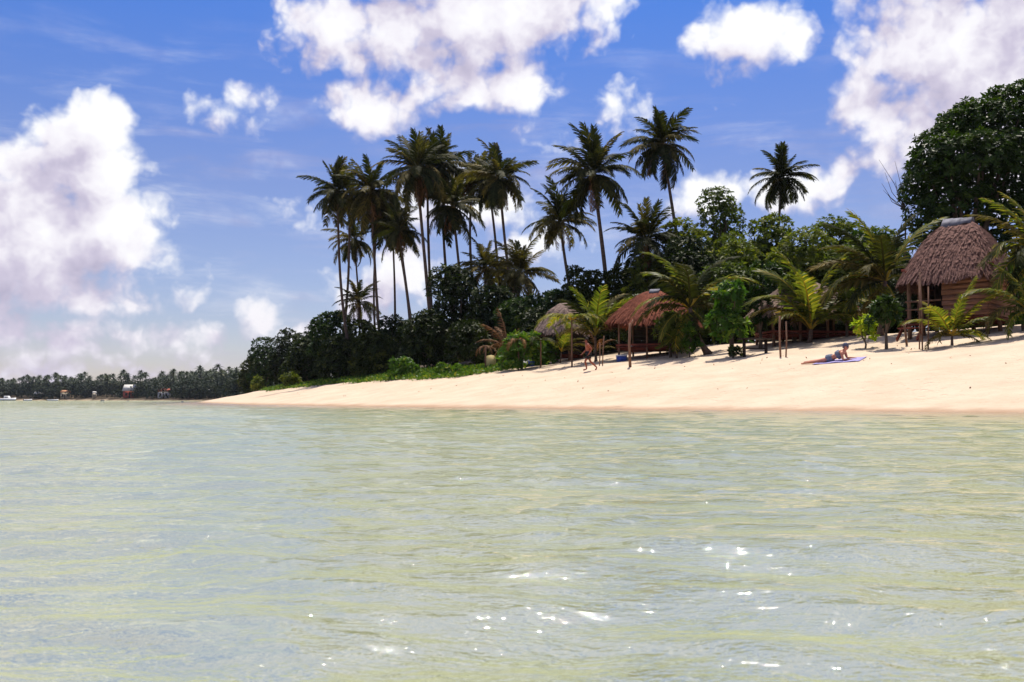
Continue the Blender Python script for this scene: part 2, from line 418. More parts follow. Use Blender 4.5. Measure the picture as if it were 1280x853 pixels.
def build_ground():
    X, Y, R, q, t = polar(.5, 4500, 1.02, 33, .2, 4)
    p = sdist(X, Y); Z = gz(X, Y, p)
    V = np.vstack([np.stack([X, Y, Z], -1).reshape(-1, 3), [0, 0, gz1(0, 0)]])
    pr = np.append(p.ravel(), -20)
    wob = 1.5 * np.sin(V[:, 0] * .6 + 1) + 1.2 * np.sin(V[:, 1] * .45) + .6 * np.sin(V[:, 0] * 2.1 + V[:, 1] * 1.3)
    wob = wob * np.interp(V[:, 1], [150, 300], [1, .1])
    thr = np.interp(V[:, 1], [0, 40, 60, 90, 130, 300], [27, 24, 19, 12, 9, -1])
    soil = np.clip((pr - thr - wob) / 2.0, 0, 1)
    me = mesh_np('ground', V, q, t, mat_sand(), {'soil': soil, 'shore': np.clip(pr, -3, 10)}, smooth=True)
    props(link('ground', me), kind='structure')


def build_water():
    X, Y, R, q, t = polar(.1, 6000, 1.0065, 33, .12, 5)
    g = np.random.default_rng(3)
    sp = np.maximum(R * .0065, R * .12 * math.pi / 180 * 1.5)
    Z = np.zeros_like(X)
    wx = X + .25 * np.sin(Y * .9 + .4 * X) + .06 * np.sin(Y * 4.1 - X * 2.3); wy = Y + .22 * np.sin(X * .8 - .3 * Y) + .05 * np.sin(X * 3.7 + Y * 2.9)
    for lam in np.exp(np.linspace(math.log(.10), math.log(4.5), 46)):
        th = math.radians(86 + g.normal(0, 34 if lam < .7 else 60)); k = 2 * math.pi / lam; ph = g.uniform(0, 6.28)
        slope = .043 if lam < .45 else .036 if lam < 1.0 else .011 if lam < 2.2 else .006
        a = slope * lam / (2 * math.pi); fade = np.clip((lam / sp - 2.2) / 2.5, 0, 1)
        env = .6 + .4 * np.sin((wx * math.sin(th * 3) + wy * math.cos(th * 5)) * k * .11 + ph * 2)
        s = np.sin(k * (wx * math.cos(th) + wy * math.sin(th)) + ph)
        Z += a * fade * env * (s + .22 * (s * s - .5) * 2)
    Z *= np.interp(R, [0, 25, 80], [1, .9, .55])
    V = np.vstack([np.stack([X, Y, Z], -1).reshape(-1, 3), [0, 0, 0]])
    dep = np.append(-gz(X, Y).ravel(), 1.0)
    props(link('water', mesh_np('water', V, q, t, mat_water(), {'depth': dep}, smooth=True)), kind='structure')


build_ground(); build_water()

def build_haze():
    m = bpy.data.materials.new('sea_haze'); m.use_nodes = True; T = NT(m.node_tree); T.n.clear()
    v = T.new('ShaderNodeVolumePrincipled'); v.inputs['Color'].default_value = (.78, .84, .97, 1); v.inputs['Density'].default_value = HAZE; v.inputs['Anisotropy'].default_value = .1
    o = T.new('ShaderNodeOutputMaterial'); T.put(o.inputs['Volume'], v.outputs[0])
    mb = MB(); mb.box((0, 0, 12.5), (9400, 9400, 35)); props(mb.build('haze', m), 'thin bluish sea haze over the lagoon', None, None, 'stuff')


HAZE = .00006
build_haze()

# ------------------------------------------------------------------ palms
def frond_mesh(name, mat, droop, seed, n=34, llen=.24, lw=.024, hang=.5, ragged=.0):
    """one coconut frond of unit length along +X: curved rachis and two rows of hanging leaflets"""
    g = np.random.default_rng(seed); K = 14
    tt = np.linspace(0, 1, K); ang = -droop * tt ** 1.4
    dx = np.cos(ang) / (K - 1); dz = np.sin(ang) / (K - 1)
    side = .10 * g.normal()
    pts = np.stack([np.concatenate([[0], np.cumsum(dx[:-1])]), side * tt ** 2, np.concatenate([[0], np.cumsum(dz[:-1])])], -1)
    mb = MB(); mb.tube(pts, np.linspace(.016, .003, K), 5)
    nv0 = mb.n; tint = [np.full(nv0, 1.0 if 'young' in name or 'dead' in name else .7)]
    for i in range(n):
        t = .13 + .87 * (i + .5) / n
        c = np.array([np.interp(t, tt, pts[:, k]) for k in range(3)]); a = np.interp(t, tt, ang)
        T = np.array([math.cos(a), 0, math.sin(a)]); U = np.array([-math.sin(a), 0, math.cos(a)])
        for s in (-1, 1):
            if ragged and g.random() < ragged: continue
            l = llen * (math.sin(math.pi * (.12 + .80 * t)) ** .55) * g.uniform(.85, 1.12)
            fw = .35 + .75 * t + g.normal(0, .08); S = np.array([0, s, 0.0])
            d = S + T * fw + U * g.uniform(.0, .35); d /= np.linalg.norm(d)
            d2 = d + np.array([0, 0, -1.0]) * (hang * g.uniform(.7, 1.5)); d2 /= np.linalg.norm(d2)
            d3 = d2 + np.array([0, 0, -1.0]) * hang * 1.2; d3 /= np.linalg.norm(d3)
            wv = T * lw
            p1 = c + d * l * .35; p2 = p1 + d2 * l * .38; p3 = p2 + d3 * l * .27
            Vv = [c - wv * .45, c + wv * .45, p1 - wv * .6, p1 + wv * .6, p2 - wv * .42, p2 + wv * .42, p3]
            mb.add(Vv, [(0, 1, 3, 2), (2, 3, 5, 4)], [(4, 5, 6)])
            tv = np.clip(g.normal(.42, .2), 0, 1); tint.append(np.full(7, tv))
    V = np.vstack(mb.v)
    return mesh_np(name, V, np.vstack(mb.q), np.vstack(mb.t), mat, {'tint': np.concatenate(tint)})


DR = [.35, .8, 1.25, 1.7]
FR = {k: [frond_mesh('frond_' + k, M[m], d, 10 * i + s, hang=hg, ragged=rg, lw=lw) for i, d in enumerate(DR) for s in range(2)]
      for k, m, hg, rg, lw in (('green', 'frond', .6, .06, .028), ('olive', 'frond_olive', .65, .12, .027), ('young', 'frond_young', .5, .03, .027), ('dead', 'frond_dead', 1.4, .3, .018))}


def orient(d, up=(0, 0, 1), roll=0.0):
    x = Vector(d).normalized(); u = Vector(up); y = u.cross(x)
    if y.length < .05: y = Vector((0, 1, 0)).cross(x)
    y.normalize(); z = x.cross(y)
    return Matrix((x, y, z)).transposed().to_4x4() @ Matrix.Rotation(roll, 4, 'X')


def put_frond(root, kind, di, base, d, L, g, name='frond', up=(0, 0, 1)):
    o = bpy.data.objects.new(name, FR[kind][di * 2 + int(g.integers(2))]); C.objects.link(o); o.parent = root
    m = orient(d, up, g.normal(0, .25)); o.matrix_local = Matrix.Translation(base) @ m @ Matrix.Diagonal((L, L * g.uniform(.9, 1.1), L, 1))
    return o


def trunk_mesh(base, top, r0, r1, bend, seed, n=18):
    """base, top in the palm's own frame; ringed, swollen at the foot"""
    g = np.random.default_rng(seed); b = np.array(base); t = np.array(top); L = np.linalg.norm(t - b)
    s = np.linspace(0, 1, n); off = np.array([bend[0], bend[1], 0]) * L
    pts = b + (t - b) * s[:, None] + off * (np.sin(math.pi * s) * (1 - .3 * s))[:, None]
    r = r0 + (r1 - r0) * s ** .7; r = r * (1 + .55 * np.exp(-s * 14)) * (1 + .035 * g.normal(size=n))
    mb = MB(); mb.tube(pts, r, 9); return mb.mesh('trunk', M['trunk'], True)


def palm(label, cx, cyy, R, bx, by, Y, nf=26, seed=0, bend=(0, 0), olive=.35, dead=2, top=88, low=-58, group='tall coconut palms', cat='palm', tw=.16):
    g = np.random.default_rng(seed + 100)
    c = P(cx, cyy, Y); q = P(bx, by, Y); dirv = (q - c)
    k = 1.0; b = q.copy()
    for _ in range(60):                                              # follow the trunk down to the ground
        b = c + dirv * k
        if b.z <= gz1(b.x, b.y): break
        k += .04
    b.y = Y; b.z = gz1(b.x, b.y) - .1
    root = thing('coconut_palm', label, cat, b, group)
    ct = c - b
    link('trunk', trunk_mesh((0, 0, 0), ct - Vector((0, 0, .1)), tw, tw * .62, (bend[0] + g.normal(0, .014), bend[1]), seed), root)
    L0 = R / F * Y * 1.20; nf = int(nf * 1.45); ga = 2.39996; ph = g.uniform(0, 6.28)
    for i in range(nf):
        u = (i + .5) / nf; el = math.radians(top + (low - top) * u ** .85 + g.normal(0, 12)); az = ph + i * ga + g.normal(0, .25)
        d = Vector((math.cos(el) * math.cos(az), math.cos(el) * math.sin(az), math.sin(el)))
        di = 0 if u < .12 else 1 if u < .3 else 2 if u < .62 else (2 if g.random() < .5 else 1)
        kind = 'olive' if g.random() < olive * (.6 + u) else 'green'
        put_frond(root, kind, di, ct + d * .08, d, L0 * g.uniform(.72, 1.16) * (.85 if u < .1 else 1), g)
    nut = MB()
    for i in range(int(g.integers(5, 10))):
        a = g.uniform(0, 6.28); q = np.array([.24 * math.cos(a), .24 * math.sin(a), g.uniform(-.42, -.05)]) + np.array(ct)
        rr = g.uniform(.11, .15); an = np.arange(8) * math.pi / 4
        nut.tube([q + (0, 0, z * rr) for z in (-1.15, -.8, 0, .7, 1.05)], [rr * .15, rr * .7, rr, rr * .72, rr * .12], 8)
    nut.build('coconuts', M['nut'], root, True)
    for i in range(dead + 1):
        az = g.uniform(0, 6.28); el = math.radians(g.uniform(-75, -45))
        d = Vector((math.cos(el) * math.cos(az), math.cos(el) * math.sin(az), math.sin(el)))
        put_frond(root, 'dead', 1, ct - Vector((0, 0, .15)), d, L0 * g.uniform(.6, .85), g, 'dry_frond')
    return root


def hand_palm(label, bx, by, Y, crown, spec, seed=0, tw=.12, cat='palm', kind='young', group='young palms on the sand', bend=(0, 0), base=None):
    """young palm; spec rows: image-plane angle, length in px, droop index, lean towards the camera, frond colour"""
    g = np.random.default_rng(seed + 500)
    b = base.copy() if base else at(bx, by) if Y is None else Vector((P(bx, by, Y).x, Y, 0))
    b.z = gz1(b.x, b.y) - .05; Y = b.y
    root = thing('young_palm', label, cat, b, group)
    ct = (P(crown[0], crown[1], Y) - b) if crown else Vector((0, 0, .15))
    link('trunk', trunk_mesh((0, 0, 0), ct, tw, tw * .75, bend, seed, 10), root)
    for row in spec:
        a, lp, di, lean = row[:4]; kd = row[4] if len(row) > 4 else kind
        if kd == 'green' and g.random() < .55: kd = 'young'
        a = math.radians(a); d = Vector((math.cos(a), -lean, math.sin(a)))
        put_frond(root, kd, di, ct, d, lp / F * Y * 1.14, g, 'dry_frond' if kd == 'dead' else 'frond', up=(0, 0, 1) if abs(d.normalized().z) < .93 else (-math.copysign(1, math.cos(a) or 1), 0, .3))
    return root


# ------------------------------------------------------------------ leafy crowns
def crown_mesh(lobes, leaf, seed, mat, dens=11.0, k=7, inner=.5, wide=.46, low=-.55):
    g = np.random.default_rng(seed); L = np.asarray(lobes, float)
    area = 4 * math.pi * ((L[:, 3] * L[:, 4]) ** 1.6 / 3 + (L[:, 3] * L[:, 5]) ** 1.6 / 3 + (L[:, 4] * L[:, 5]) ** 1.6 / 3) ** (1 / 1.6)
    def sample(n, f0, f1):
        li = g.choice(len(L), n, p=area / area.sum()); d = g.normal(size=(n, 3)); d /= np.linalg.norm(d, axis=1)[:, None]
        d[:, 2] = np.where(d[:, 2] < low, -d[:, 2], d[:, 2]); fac = g.uniform(f0, f1, n)[:, None]
        pos = L[li, :3] + d * L[li, 3:] * fac; nn = d / L[li, 3:]; nn /= np.linalg.norm(nn, axis=1)[:, None]
        return li, pos, nn
    n = int(area.sum() * dens * (.28 / leaf) ** 2 * .5); li, pos, nn = sample(n, .86, 1.08)
    keep = np.ones(n, bool)
    for j in range(len(L)):
        r = (((pos - L[j, :3]) / L[j, 3:]) ** 2).sum(1); keep &= ~((r < .60) & (li != j))
    li, pos, nn = li[keep], pos[keep], nn[keep]; n = len(pos)
    ax = nn + np.array([0, 0, .55]) + g.normal(0, .3, (n, 3)); ax /= np.linalg.norm(ax, axis=1)[:, None]
    ref = g.normal(size=(n, 3)); A = np.cross(ax, ref); A /= np.linalg.norm(A, axis=1)[:, None]; B = np.cross(ax, A)
    Vs = []; Ts = []; tint = []; off = 0
    lobt = g.normal(0, .10, len(L)); rt = g.normal(.40, .16, n) + lobt[li]
    def leaves(p, axx, a1, b1, th, tilt, ln, tn):
        nonlocal off
        m = len(p); c = np.cos(th)[:, None] * a1 + np.sin(th)[:, None] * b1
        d = np.cos(tilt)[:, None] * axx + np.sin(tilt)[:, None] * c; s = np.cross(axx, c); up = np.cross(d, s)
        l = ln[:, None]; w = l * wide
        b0 = p + d * l * .08; tip = p + d * l - up * l * .10; md = p + d * l * .55
        Vs.append(np.stack([b0, md + s * w * .5 + up * l * .08, tip, md - s * w * .5 + up * l * .08], 1).reshape(-1, 3))
        i = np.arange(m) * 4 + off; Ts.append(np.stack([i, i + 2, i + 1], 1)); Ts.append(np.stack([i, i + 3, i + 2], 1)); off += 4 * m
        tint.append(np.repeat(np.clip(tn, 0, 1), 4))
    for j in range(k):
        leaves(pos, ax, A, B, 2 * math.pi * j / k + g.uniform(0, .9, n), np.radians(g.uniform(38, 95, n)), leaf * g.uniform(.7, 1.2, n), rt + g.normal(0, .10, n))
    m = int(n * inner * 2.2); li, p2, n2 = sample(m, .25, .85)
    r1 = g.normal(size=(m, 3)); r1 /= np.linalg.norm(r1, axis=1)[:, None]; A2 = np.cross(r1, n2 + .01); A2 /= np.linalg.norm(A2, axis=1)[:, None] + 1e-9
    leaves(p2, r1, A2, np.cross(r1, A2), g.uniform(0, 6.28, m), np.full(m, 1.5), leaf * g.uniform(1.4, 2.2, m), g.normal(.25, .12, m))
    return mesh_np('crown', np.vstack(Vs), None, np.vstack(Ts), mat, {'tint': np.concatenate(tint)})


def dome_lobes(w, d, h, g, n=None, rmin=.9, rmax=1.6, squash=.85):
    """uneven lobes through a dome w x d x h standing on z = 0"""
    n = n or int(np.clip(w * d * .9 + h, 7, 26)); out = []
    for i in range(n):
        for _ in range(40):
            x, y, z = g.uniform(-1, 1), g.uniform(-1, 1), g.uniform(.12, 1)
            if x * x + y * y + (max(z - .15, 0)) ** 2 * .95 < 1: break
        r = min(g.uniform(rmin, rmax), w * .33, h * .36)
        out.append((x * (w / 2 - r * .8), y * (d / 2 - r * .8), max(z * (h - r * squash), r * .55), r, r * g.uniform(.85, 1.1), r * squash * g.uniform(.85, 1.1)))
    return out


def limbs(lobes, h, r0, g, mat):
    mb = MB(); fk = np.array([0, 0, h]); mb.tube([(0, 0, -.2), (g.normal(0, .05), 0, h * .5), fk], [r0 * 1.25, r0, r0 * .8], 8)
    for l in lobes:
        e = np.array(l[:3]); m = (fk + e) / 2 + g.normal(0, .12, 3); mb.tube([fk - (0, 0, h * .15), m, e], [r0 * .55, r0 * .35, r0 * .12], 6, False)
    return mb


def leafy(label, cx, top, hw, Y, mat='bush', leaf=.30, name='broadleaf_tree', cat='tree', group='trees behind the beach', seed=0, by=None, bot=0.0, dens=11, depth=None, stem=None, lobes=None, rmax=1.6, rmin=.9):
    g = np.random.default_rng(seed + 900)
    if by is not None: b = at(cx, by); Y = b.y
    else: b = P(cx, 400, Y); b.z = gz1(b.x, b.y)
    t = P(cx, top, Y); H = t.z - b.z; w = 2 * hw / F * Y; bt = H * bot
    root = thing(name, label, cat, b, group)
    lb = lobes or [(x, y, z + bt, a, c, e) for x, y, z, a, c, e in dome_lobes(w, depth or max(min(w, 6), 1.0 if w < 2 else 2.5), H - bt, g, rmin=min(rmin, w * .3), rmax=min(rmax, w * .4))]
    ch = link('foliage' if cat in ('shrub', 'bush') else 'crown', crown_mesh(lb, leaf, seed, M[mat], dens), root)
    limbs(lb[:10], max(bt, H * .25), stem or max(.04, .025 * H), g, None).build('stem' if cat in ('shrub', 'bush') else 'trunk', M['bark'], root, True)
    return root

# ------------------------------------------------------------------ thatched beach huts
def roof_parts(w, d, ridge, h, over, zc, seed, mat, root, sq=5.0, strands=3600, slen=.6, bulge=.10, thick=.16):
    """rounded hip roof: eave curve is a superellipse, ridge a segment along local X; courses of thatch lie on it"""
    g = np.random.default_rng(seed); a, b = w / 2 + over, d / 2 + over
    def E(ph): c, s = np.cos(ph), np.sin(ph); r = (np.abs(c) ** sq + np.abs(s) ** sq) ** (-1 / sq); return np.stack([a * c * r, b * s * r], -1)
    def S(ph, t):
        e = E(ph); rx = np.clip(e[..., 0] * .7, -ridge / 2, ridge / 2)
        x = e[..., 0] + (rx - e[..., 0]) * t; y = e[..., 1] * (1 - t)
        z = h * (t + bulge * np.sin(math.pi * t)) - .10 * (1 - t) * (np.cos(2 * ph) ** 2)
        return np.stack([x, y, z], -1)
    nph, nt = 64, 9; ph = np.arange(nph) * 2 * math.pi / nph; PH, TT = np.meshgrid(ph, np.linspace(0, 1, nt), indexing='ij')
    top = S(PH, TT) + (0, 0, zc); bot = S(PH, TT) * (.97, .97, 1) + (0, 0, zc - thick)
    mb = MB()
    def grid(V, flip):
        i = np.arange(nph)[:, None] * nt; i2 = ((np.arange(nph) + 1) % nph)[:, None] * nt; j = np.arange(nt - 1)[None]
        q = np.stack([i + j, i2 + j, i2 + j + 1, i + j + 1], -1).reshape(-1, 4); mb.add(V.reshape(-1, 3), q[:, ::-1] if flip else q)
    grid(top, False); grid(bot, True)
    n0 = nph * nt; i = np.arange(nph) * nt; i2 = np.roll(i, -1); mb.q.append(np.stack([i, i + n0, i2 + n0, i2], -1))
    n = strands; ph = g.uniform(0, 2 * math.pi, n)
    t = np.concatenate([g.uniform(0, .97, int(n * .75)), g.uniform(-.02, .05, n - int(n * .75))]); t = np.where(t > .06, np.floor(t * 11) / 11 + g.uniform(0, .035, n), t)
    p = S(ph, np.clip(t, 0, 1)); p2 = S(ph, np.clip(t - .05, -.2, 1)); dn = p2 - p; dn /= np.linalg.norm(dn, axis=1)[:, None] + 1e-9
    q2 = S(ph + .02, np.clip(t, 0, 1)) - p; q2 /= np.linalg.norm(q2, axis=1)[:, None] + 1e-9; nr = np.cross(dn, q2); nr *= np.sign(nr[:, 2:3] + 1e-6)
    q2 = q2 + dn * g.normal(0, .25, n)[:, None]; dn = dn + q2 * g.normal(0, .16, n)[:, None]
    l = (slen * g.uniform(.6, 1.25, n))[:, None]; wd = (g.uniform(.03, .085, n))[:, None]; lift = g.uniform(.015, .075, n)[:, None]
    p = p + (0, 0, zc); a1 = p + nr * .02; e1 = p + dn * l + nr * lift - np.array([0, 0, 1.0]) * np.where(t < .06, g.uniform(.05, .22, n), 0)[:, None]
    V = np.stack([a1 - q2 * wd * .5, a1 + q2 * wd * .5, e1 + q2 * wd * .4, e1 - q2 * wd * .4], 1).reshape(-1, 3)
    i = np.arange(n) * 4; mb.add(V, np.stack([i, i + 1, i + 2, i + 3], -1))
    return mb.build('roof', M[mat], root)


def hut(name, label, group, base, rz, w, d, floor, wallh, ridge, h, over, mat, seed, posts=(3, 2), pr=.055, walls=(), rail=False, sq=5.0, strands=3600, bulge=.06, open_platform=True, wallmat='wood'):
    g = np.random.default_rng(seed); root = thing(name, label, 'hut', base, group, rz); R = Matrix.Rotation(rz, 3, 'Z')
    def gl(x, y): v = R @ Vector((x, y, 0)); return gz1(base.x + v.x, base.y + v.y) - base.z
    roof = roof_parts(w, d, ridge, h, over, floor + wallh, seed, mat, root, sq, strands, bulge=bulge)
    pl = MB(); n = int(w / .16)
    for i in range(n): pl.box((-w / 2 + (i + .5) * w / n, 0, floor - .02), (w / n * .92, d, .045), Matrix.Rotation(g.normal(0, .008), 4, 'Z'))
    for s in (-1, 0, 1): pl.box((0, s * d * .42, floor - .11), (w * 1.02, .10, .12))
    pl.build('platform', M['redwood'], root)
    xs = np.linspace(-w / 2 + .1, w / 2 - .1, posts[0]); ys = np.linspace(-d / 2 + .1, d / 2 - .1, posts[1])
    for x in xs:
        for y in ys:
            if 0 < list(xs).index(x) < len(xs) - 1 and 0 < list(ys).index(y) < len(ys) - 1: continue
            mb = MB(); mb.tube([(x, y, gl(x, y) - .3), (x + g.normal(0, .02), y + g.normal(0, .02), (floor + wallh) / 2), (x, y, floor + wallh + .12)], [pr * 1.15, pr, pr * .9], 8); mb.build('post', M['post'], root, True)
    bm_ = MB()
    for s in (-1, 1):
        bm_.beam((-w / 2 - .2, s * (d / 2 - .1), floor + wallh + .02), (w / 2 + .2, s * (d / 2 - .1), floor + wallh + .02), .08, .10)
        bm_.beam((s * (w / 2 - .1), -d / 2 - .2, floor + wallh - .08), (s * (w / 2 - .1), d / 2 + .2, floor + wallh - .08), .08, .10)
    bm_.build('roof_beam', M['redwood'], root)
    for (ax, s, lo, hi, f) in walls:                                  # boards: axis, side, extent, share of the wall height
        mb = MB(); nb = max(2, int(wallh * f / .21)); bh = wallh * f / nb; span = (w if ax == 'x' else d)
        for k in range(nb):
            z = floor + .03 + (k + .5) * bh; c = (lo + hi) / 2 * span; ln = (hi - lo) * span + g.normal(0, .04); tl = Matrix.Rotation(g.normal(0, .10), 4, 'X' if ax == 'x' else 'Y')
            if ax == 'x': mb.box((c, s * (d / 2 + .01) + g.normal(0, .012), z), (ln, .03, bh * .93), tl)
            else: mb.box((s * (w / 2 + .01) + g.normal(0, .012), c, z), (.03, ln, bh * .93), tl)
        mb.build('plank_wall', M[wallmat], root)
    if rail:
        mb = MB()
        for y in (-d / 2 + .02,): mb.beam((-w / 2, y, floor + .10), (w / 2, y, floor + .10), .07, .11)
        for s in (-1, 1): mb.beam((s * w / 2, -d / 2, floor + .10), (s * w / 2, d / 2, floor + .10), .07, .11)
        mb.build('rail', M['redwood'], root)
    return root, roof


def place(px, py): return at(px, py)


# the raised hut on the right
b = at(1190, 424); Yh = b.y + 2.6; b = P(1201, 400, Yh); b.z = gz1(b.x, b.y)
zE = P(1194, 331, Yh - 2).z; zF = P(1194, 395, Yh - 2).z; zT = P(1194, 277, Yh).z
pxm = Yh / F
H1, roof1 = hut('thatched_hut', 'large raised plank-walled hut with a tall grey thatched roof under the big dark tree', 'thatched beach huts', b, math.radians(-45 + 2), 3.35, 3.35,
                zF - b.z, zE - zF, 1.0, zT - zE, .36, 'thatch_grey', 31, (3, 3), .085,
                walls=[('x', -1, -.05, .5, .96), ('y', 1, -.5, .5, .96), ('x', 1, -.5, .5, .96), ('y', -1, -.1, .5, .9)], strands=6500, bulge=.10, sq=3.2)
mb = MB(); hz = zT - b.z
for s in (-1, 1):
    for k in range(3):
        mb.box((-.42 + k * .40, s * .19, hz - .05 + .012 * k), (.44, .56 - .1 * k, .02), Matrix.Rotation(.05 * (k - 1), 4, 'Z') @ Matrix.Rotation(s * -.86, 4, 'X'))
mb.build('ridge_sheet', M['sheet'], roof1)
mb = MB()                                                         # porch steps and low porch frame on the left
for k in range(3): mb.box((-1.2, -2.05 - k * .28, (zF - b.z) * (1 - (k + 1) / 4)), (.9, .26, .05))
for x in (-1.62, -.78): mb.beam((x, -1.72, zF - b.z), (x, -2.9, -.35), .05, .16)
mb.build('step', M['redwood'], H1)
mb = MB()
mb.beam((-1.7, -1.68, zF - b.z + .75), (-.2, -1.68, zF - b.z + .75), .05, .07); mb.beam((-1.7, -1.68, zF - b.z + .4), (-.2, -1.68, zF - b.z + .4), .04, .06)
mb.build('rail', M['post'], H1)
mb = MB(); mb.box((-.7, .3, (zF + zE) / 2 - b.z), (.03, 2.4, (zE - zF) * .95)); mb.build('porch_shade_panel', M['dark'], H1)  # near-black sheet added to paint the shade inside the open porch

# the red-brown open hut in the middle
b = at(806, 449); b = P(817, 440, b.y + 1.2); b.z = gz1(b.x, b.y); Y2 = b.y
zE = P(812, 393, Y2 - 1.2).z; zT = P(812, 364, Y2).z
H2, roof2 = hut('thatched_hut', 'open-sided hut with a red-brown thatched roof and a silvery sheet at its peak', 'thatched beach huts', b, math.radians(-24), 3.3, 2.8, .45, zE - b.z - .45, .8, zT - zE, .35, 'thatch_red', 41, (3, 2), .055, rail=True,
                wallmat='dark', walls=[('x', 1, -.5, .5, .9), ('y', 1, -.4, .5, .8)], strands=4200)  # back walls coloured near-black to paint the shaded inside of the open hut
mb = MB(); hz = zT - b.z
for s in (-1, 1): mb.box((.1, s * .13, hz - .02), (.55, .34, .02), Matrix.Rotation(s * -.75, 4, 'X'))
mb.build('ridge_sheet', M['sheet'], roof2)

# the small mauve-grey hut to its left
b = at(700, 453); b = P(704, 440, b.y + .8); b.z = gz1(b.x, b.y); Y3 = b.y
zE = P(704, 404, Y3 - .9).z; zT = P(704, 379, Y3).z
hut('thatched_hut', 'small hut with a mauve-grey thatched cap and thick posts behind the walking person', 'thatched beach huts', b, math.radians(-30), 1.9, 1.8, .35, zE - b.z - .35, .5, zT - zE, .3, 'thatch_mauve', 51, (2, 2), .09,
    wallmat='dark', walls=[('x', 1, -.5, .5, .9), ('y', 1, -.5, .5, .7)], strands=2600)  # wall boards near-black, the shade under the cap put into their colour

# the long low hut hidden behind the young palm
b = at(1012, 429); b = P(1006, 430, b.y + 2.4); b.z = gz1(b.x, b.y); Y4 = b.y
zE = P(1006, 384, Y4 - 1.2).z; zT = P(1006, 353, Y4).z; zF = P(1006, 417, Y4 - 1.4).z
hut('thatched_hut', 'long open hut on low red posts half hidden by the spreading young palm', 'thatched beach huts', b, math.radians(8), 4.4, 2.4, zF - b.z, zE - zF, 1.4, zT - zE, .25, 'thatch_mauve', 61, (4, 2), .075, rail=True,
    wallmat='dark', walls=[('x', 1, -.5, -.05, .85), ('x', 1, .05, .5, .7)], strands=3600)  # near-black boards paint in the interior shade

# ------------------------------------------------------------------ small things on the sand
def stick(label, px, pyb, pyt, lean=0, r=.035, group='wooden stakes in the sand', name='wooden_stake', cap=None, fork=False, Y=None):
    b = at(px, pyb)
    L = (pyb - pyt) / F * b.y; g = np.random.default_rng(px)
    root = thing(name, label, 'stake', b, group)
    mb = MB(); mb.tube([(0, 0, -.25), (lean * L * .5 + g.normal(0, .02), 0, L * .5), (lean * L, 0, L)], [r, r * .95, r * .8], 8)
    if fork: mb.tube([(lean * L * .9, 0, L * .9), (lean * L + .14, .02, L * 1.08)], [r * .6, r * .45], 6)
    mb.build('shaft', M['post'], root, True)
    if cap:
        for k in range(cap[0]):
            a = 2 * math.pi * k / cap[0] + g.uniform(0, .5); d = Vector((math.cos(a), math.sin(a), cap[2]))
            put_frond(root, cap[3], 3, Vector((lean * L, 0, L)), d, cap[1] * g.uniform(.8, 1.15), g, 'dry_frond' if cap[3] == 'dead' else 'frond')
    return root


stick('stake with a drooping dry frond cap beside the pale yellow board', 607, 465, 432, 0, .05, cap=(5, 1.0, -.1, 'dead'))
stick('thin stake with a dry frond tuft between the yellow board and the dead palm', 628, 463, 436, .02, .05, cap=(4, .9, -.4, 'dead'))
stick('stake with a wide dry frond cap in front of the dead palm', 648, 463, 424, 0, .045, cap=(6, 1.4, .1, 'dead'))
stick('short bare stake left of the mauve-grey hut', 676, 460, 426, 0, .045, cap=(5, 1.6, .4, 'green'))
stick('tall stake topped by a yellow-green frond tuft in front of the mauve-grey hut', 715, 459, 400, 0, .05, cap=(9, 2.3, .5, 'young'))
stick('left one of two close stakes just right of the walking person', 749, 457, 428, .03, .03)
stick('right one of two close stakes just right of the walking person', 753, 457, 420, .06, .03)
stick('tall forked stake at the front corner of the red-brown hut', 788, 459, 404, 0, .07, fork=True)
stick('left one of two stakes under the young palm by the dark bench', 976, 447, 395, -.01, .045)
stick('right one of two stakes under the young palm by the dark bench', 982, 447, 402, .03, .035)
stick('thin stake at the left of the bundle before the raised hut', 1149, 437, 352, .02, .03)
stick('tallest thin stake in the bundle before the raised hut', 1153, 438, 340, -.01, .032)
stick('thin leaning stake at the right of the bundle before the raised hut', 1160, 437, 358, .03, .03)
stick('short forked stake beside the dark shrub near the raised hut', 1134, 432, 405, -.12, .05, fork=True)

b = at(944, 444); root = thing('bench', 'dark rough timber bench standing left of the young palm', 'bench', b, rz=.25)
mb = MB(); s = b.y / F
for k in range(3): mb.box((0, -.18 + k * .18, 20 * s), (42 * s, .165, .05))
mb.build('seat', M['dark'], root)
for x in (-15, 15):
    mb = MB(); mb.tube([(x * s, 0, -.2), (x * s, 0, 20 * s - .03)], .075, 8); mb.build('leg', M['dark'], root, True)
mb = MB(); mb.beam((-15 * s, 0, 8 * s), (15 * s, 0, 8 * s), .05, .07); mb.build('stretcher', M['dark'], root)

b = at(613, 463); root = thing('bodyboard', 'pale yellow board standing upright among the stakes', 'board', b, rz=.2)
s = b.y / F; mb = MB(); out = [(-.30, 0), (-.42, .35), (-.52, .72), (-.38, .93), (0, 1), (.30, .96), (.52, .80), (.50, .35), (.36, 0)]
V = [(x * 13 * s, y - .15 * z, z * 19 * s) for y in (-.03, .03) for x, z in out]; n = len(out)
mb.add(V, [(i, (i + 1) % n, n + (i + 1) % n, n + i) for i in range(n)], [(0, i + 1, i) for i in range(1, n - 1)] + [(n, n + i, n + i + 1) for i in range(1, n - 1)])
mb.build('deck', M['yellow'], root)
mb = MB(); mb.beam((0, .05, .05), (0, .35, 11 * s), .04, .04); mb.build('prop', M['post'], root)

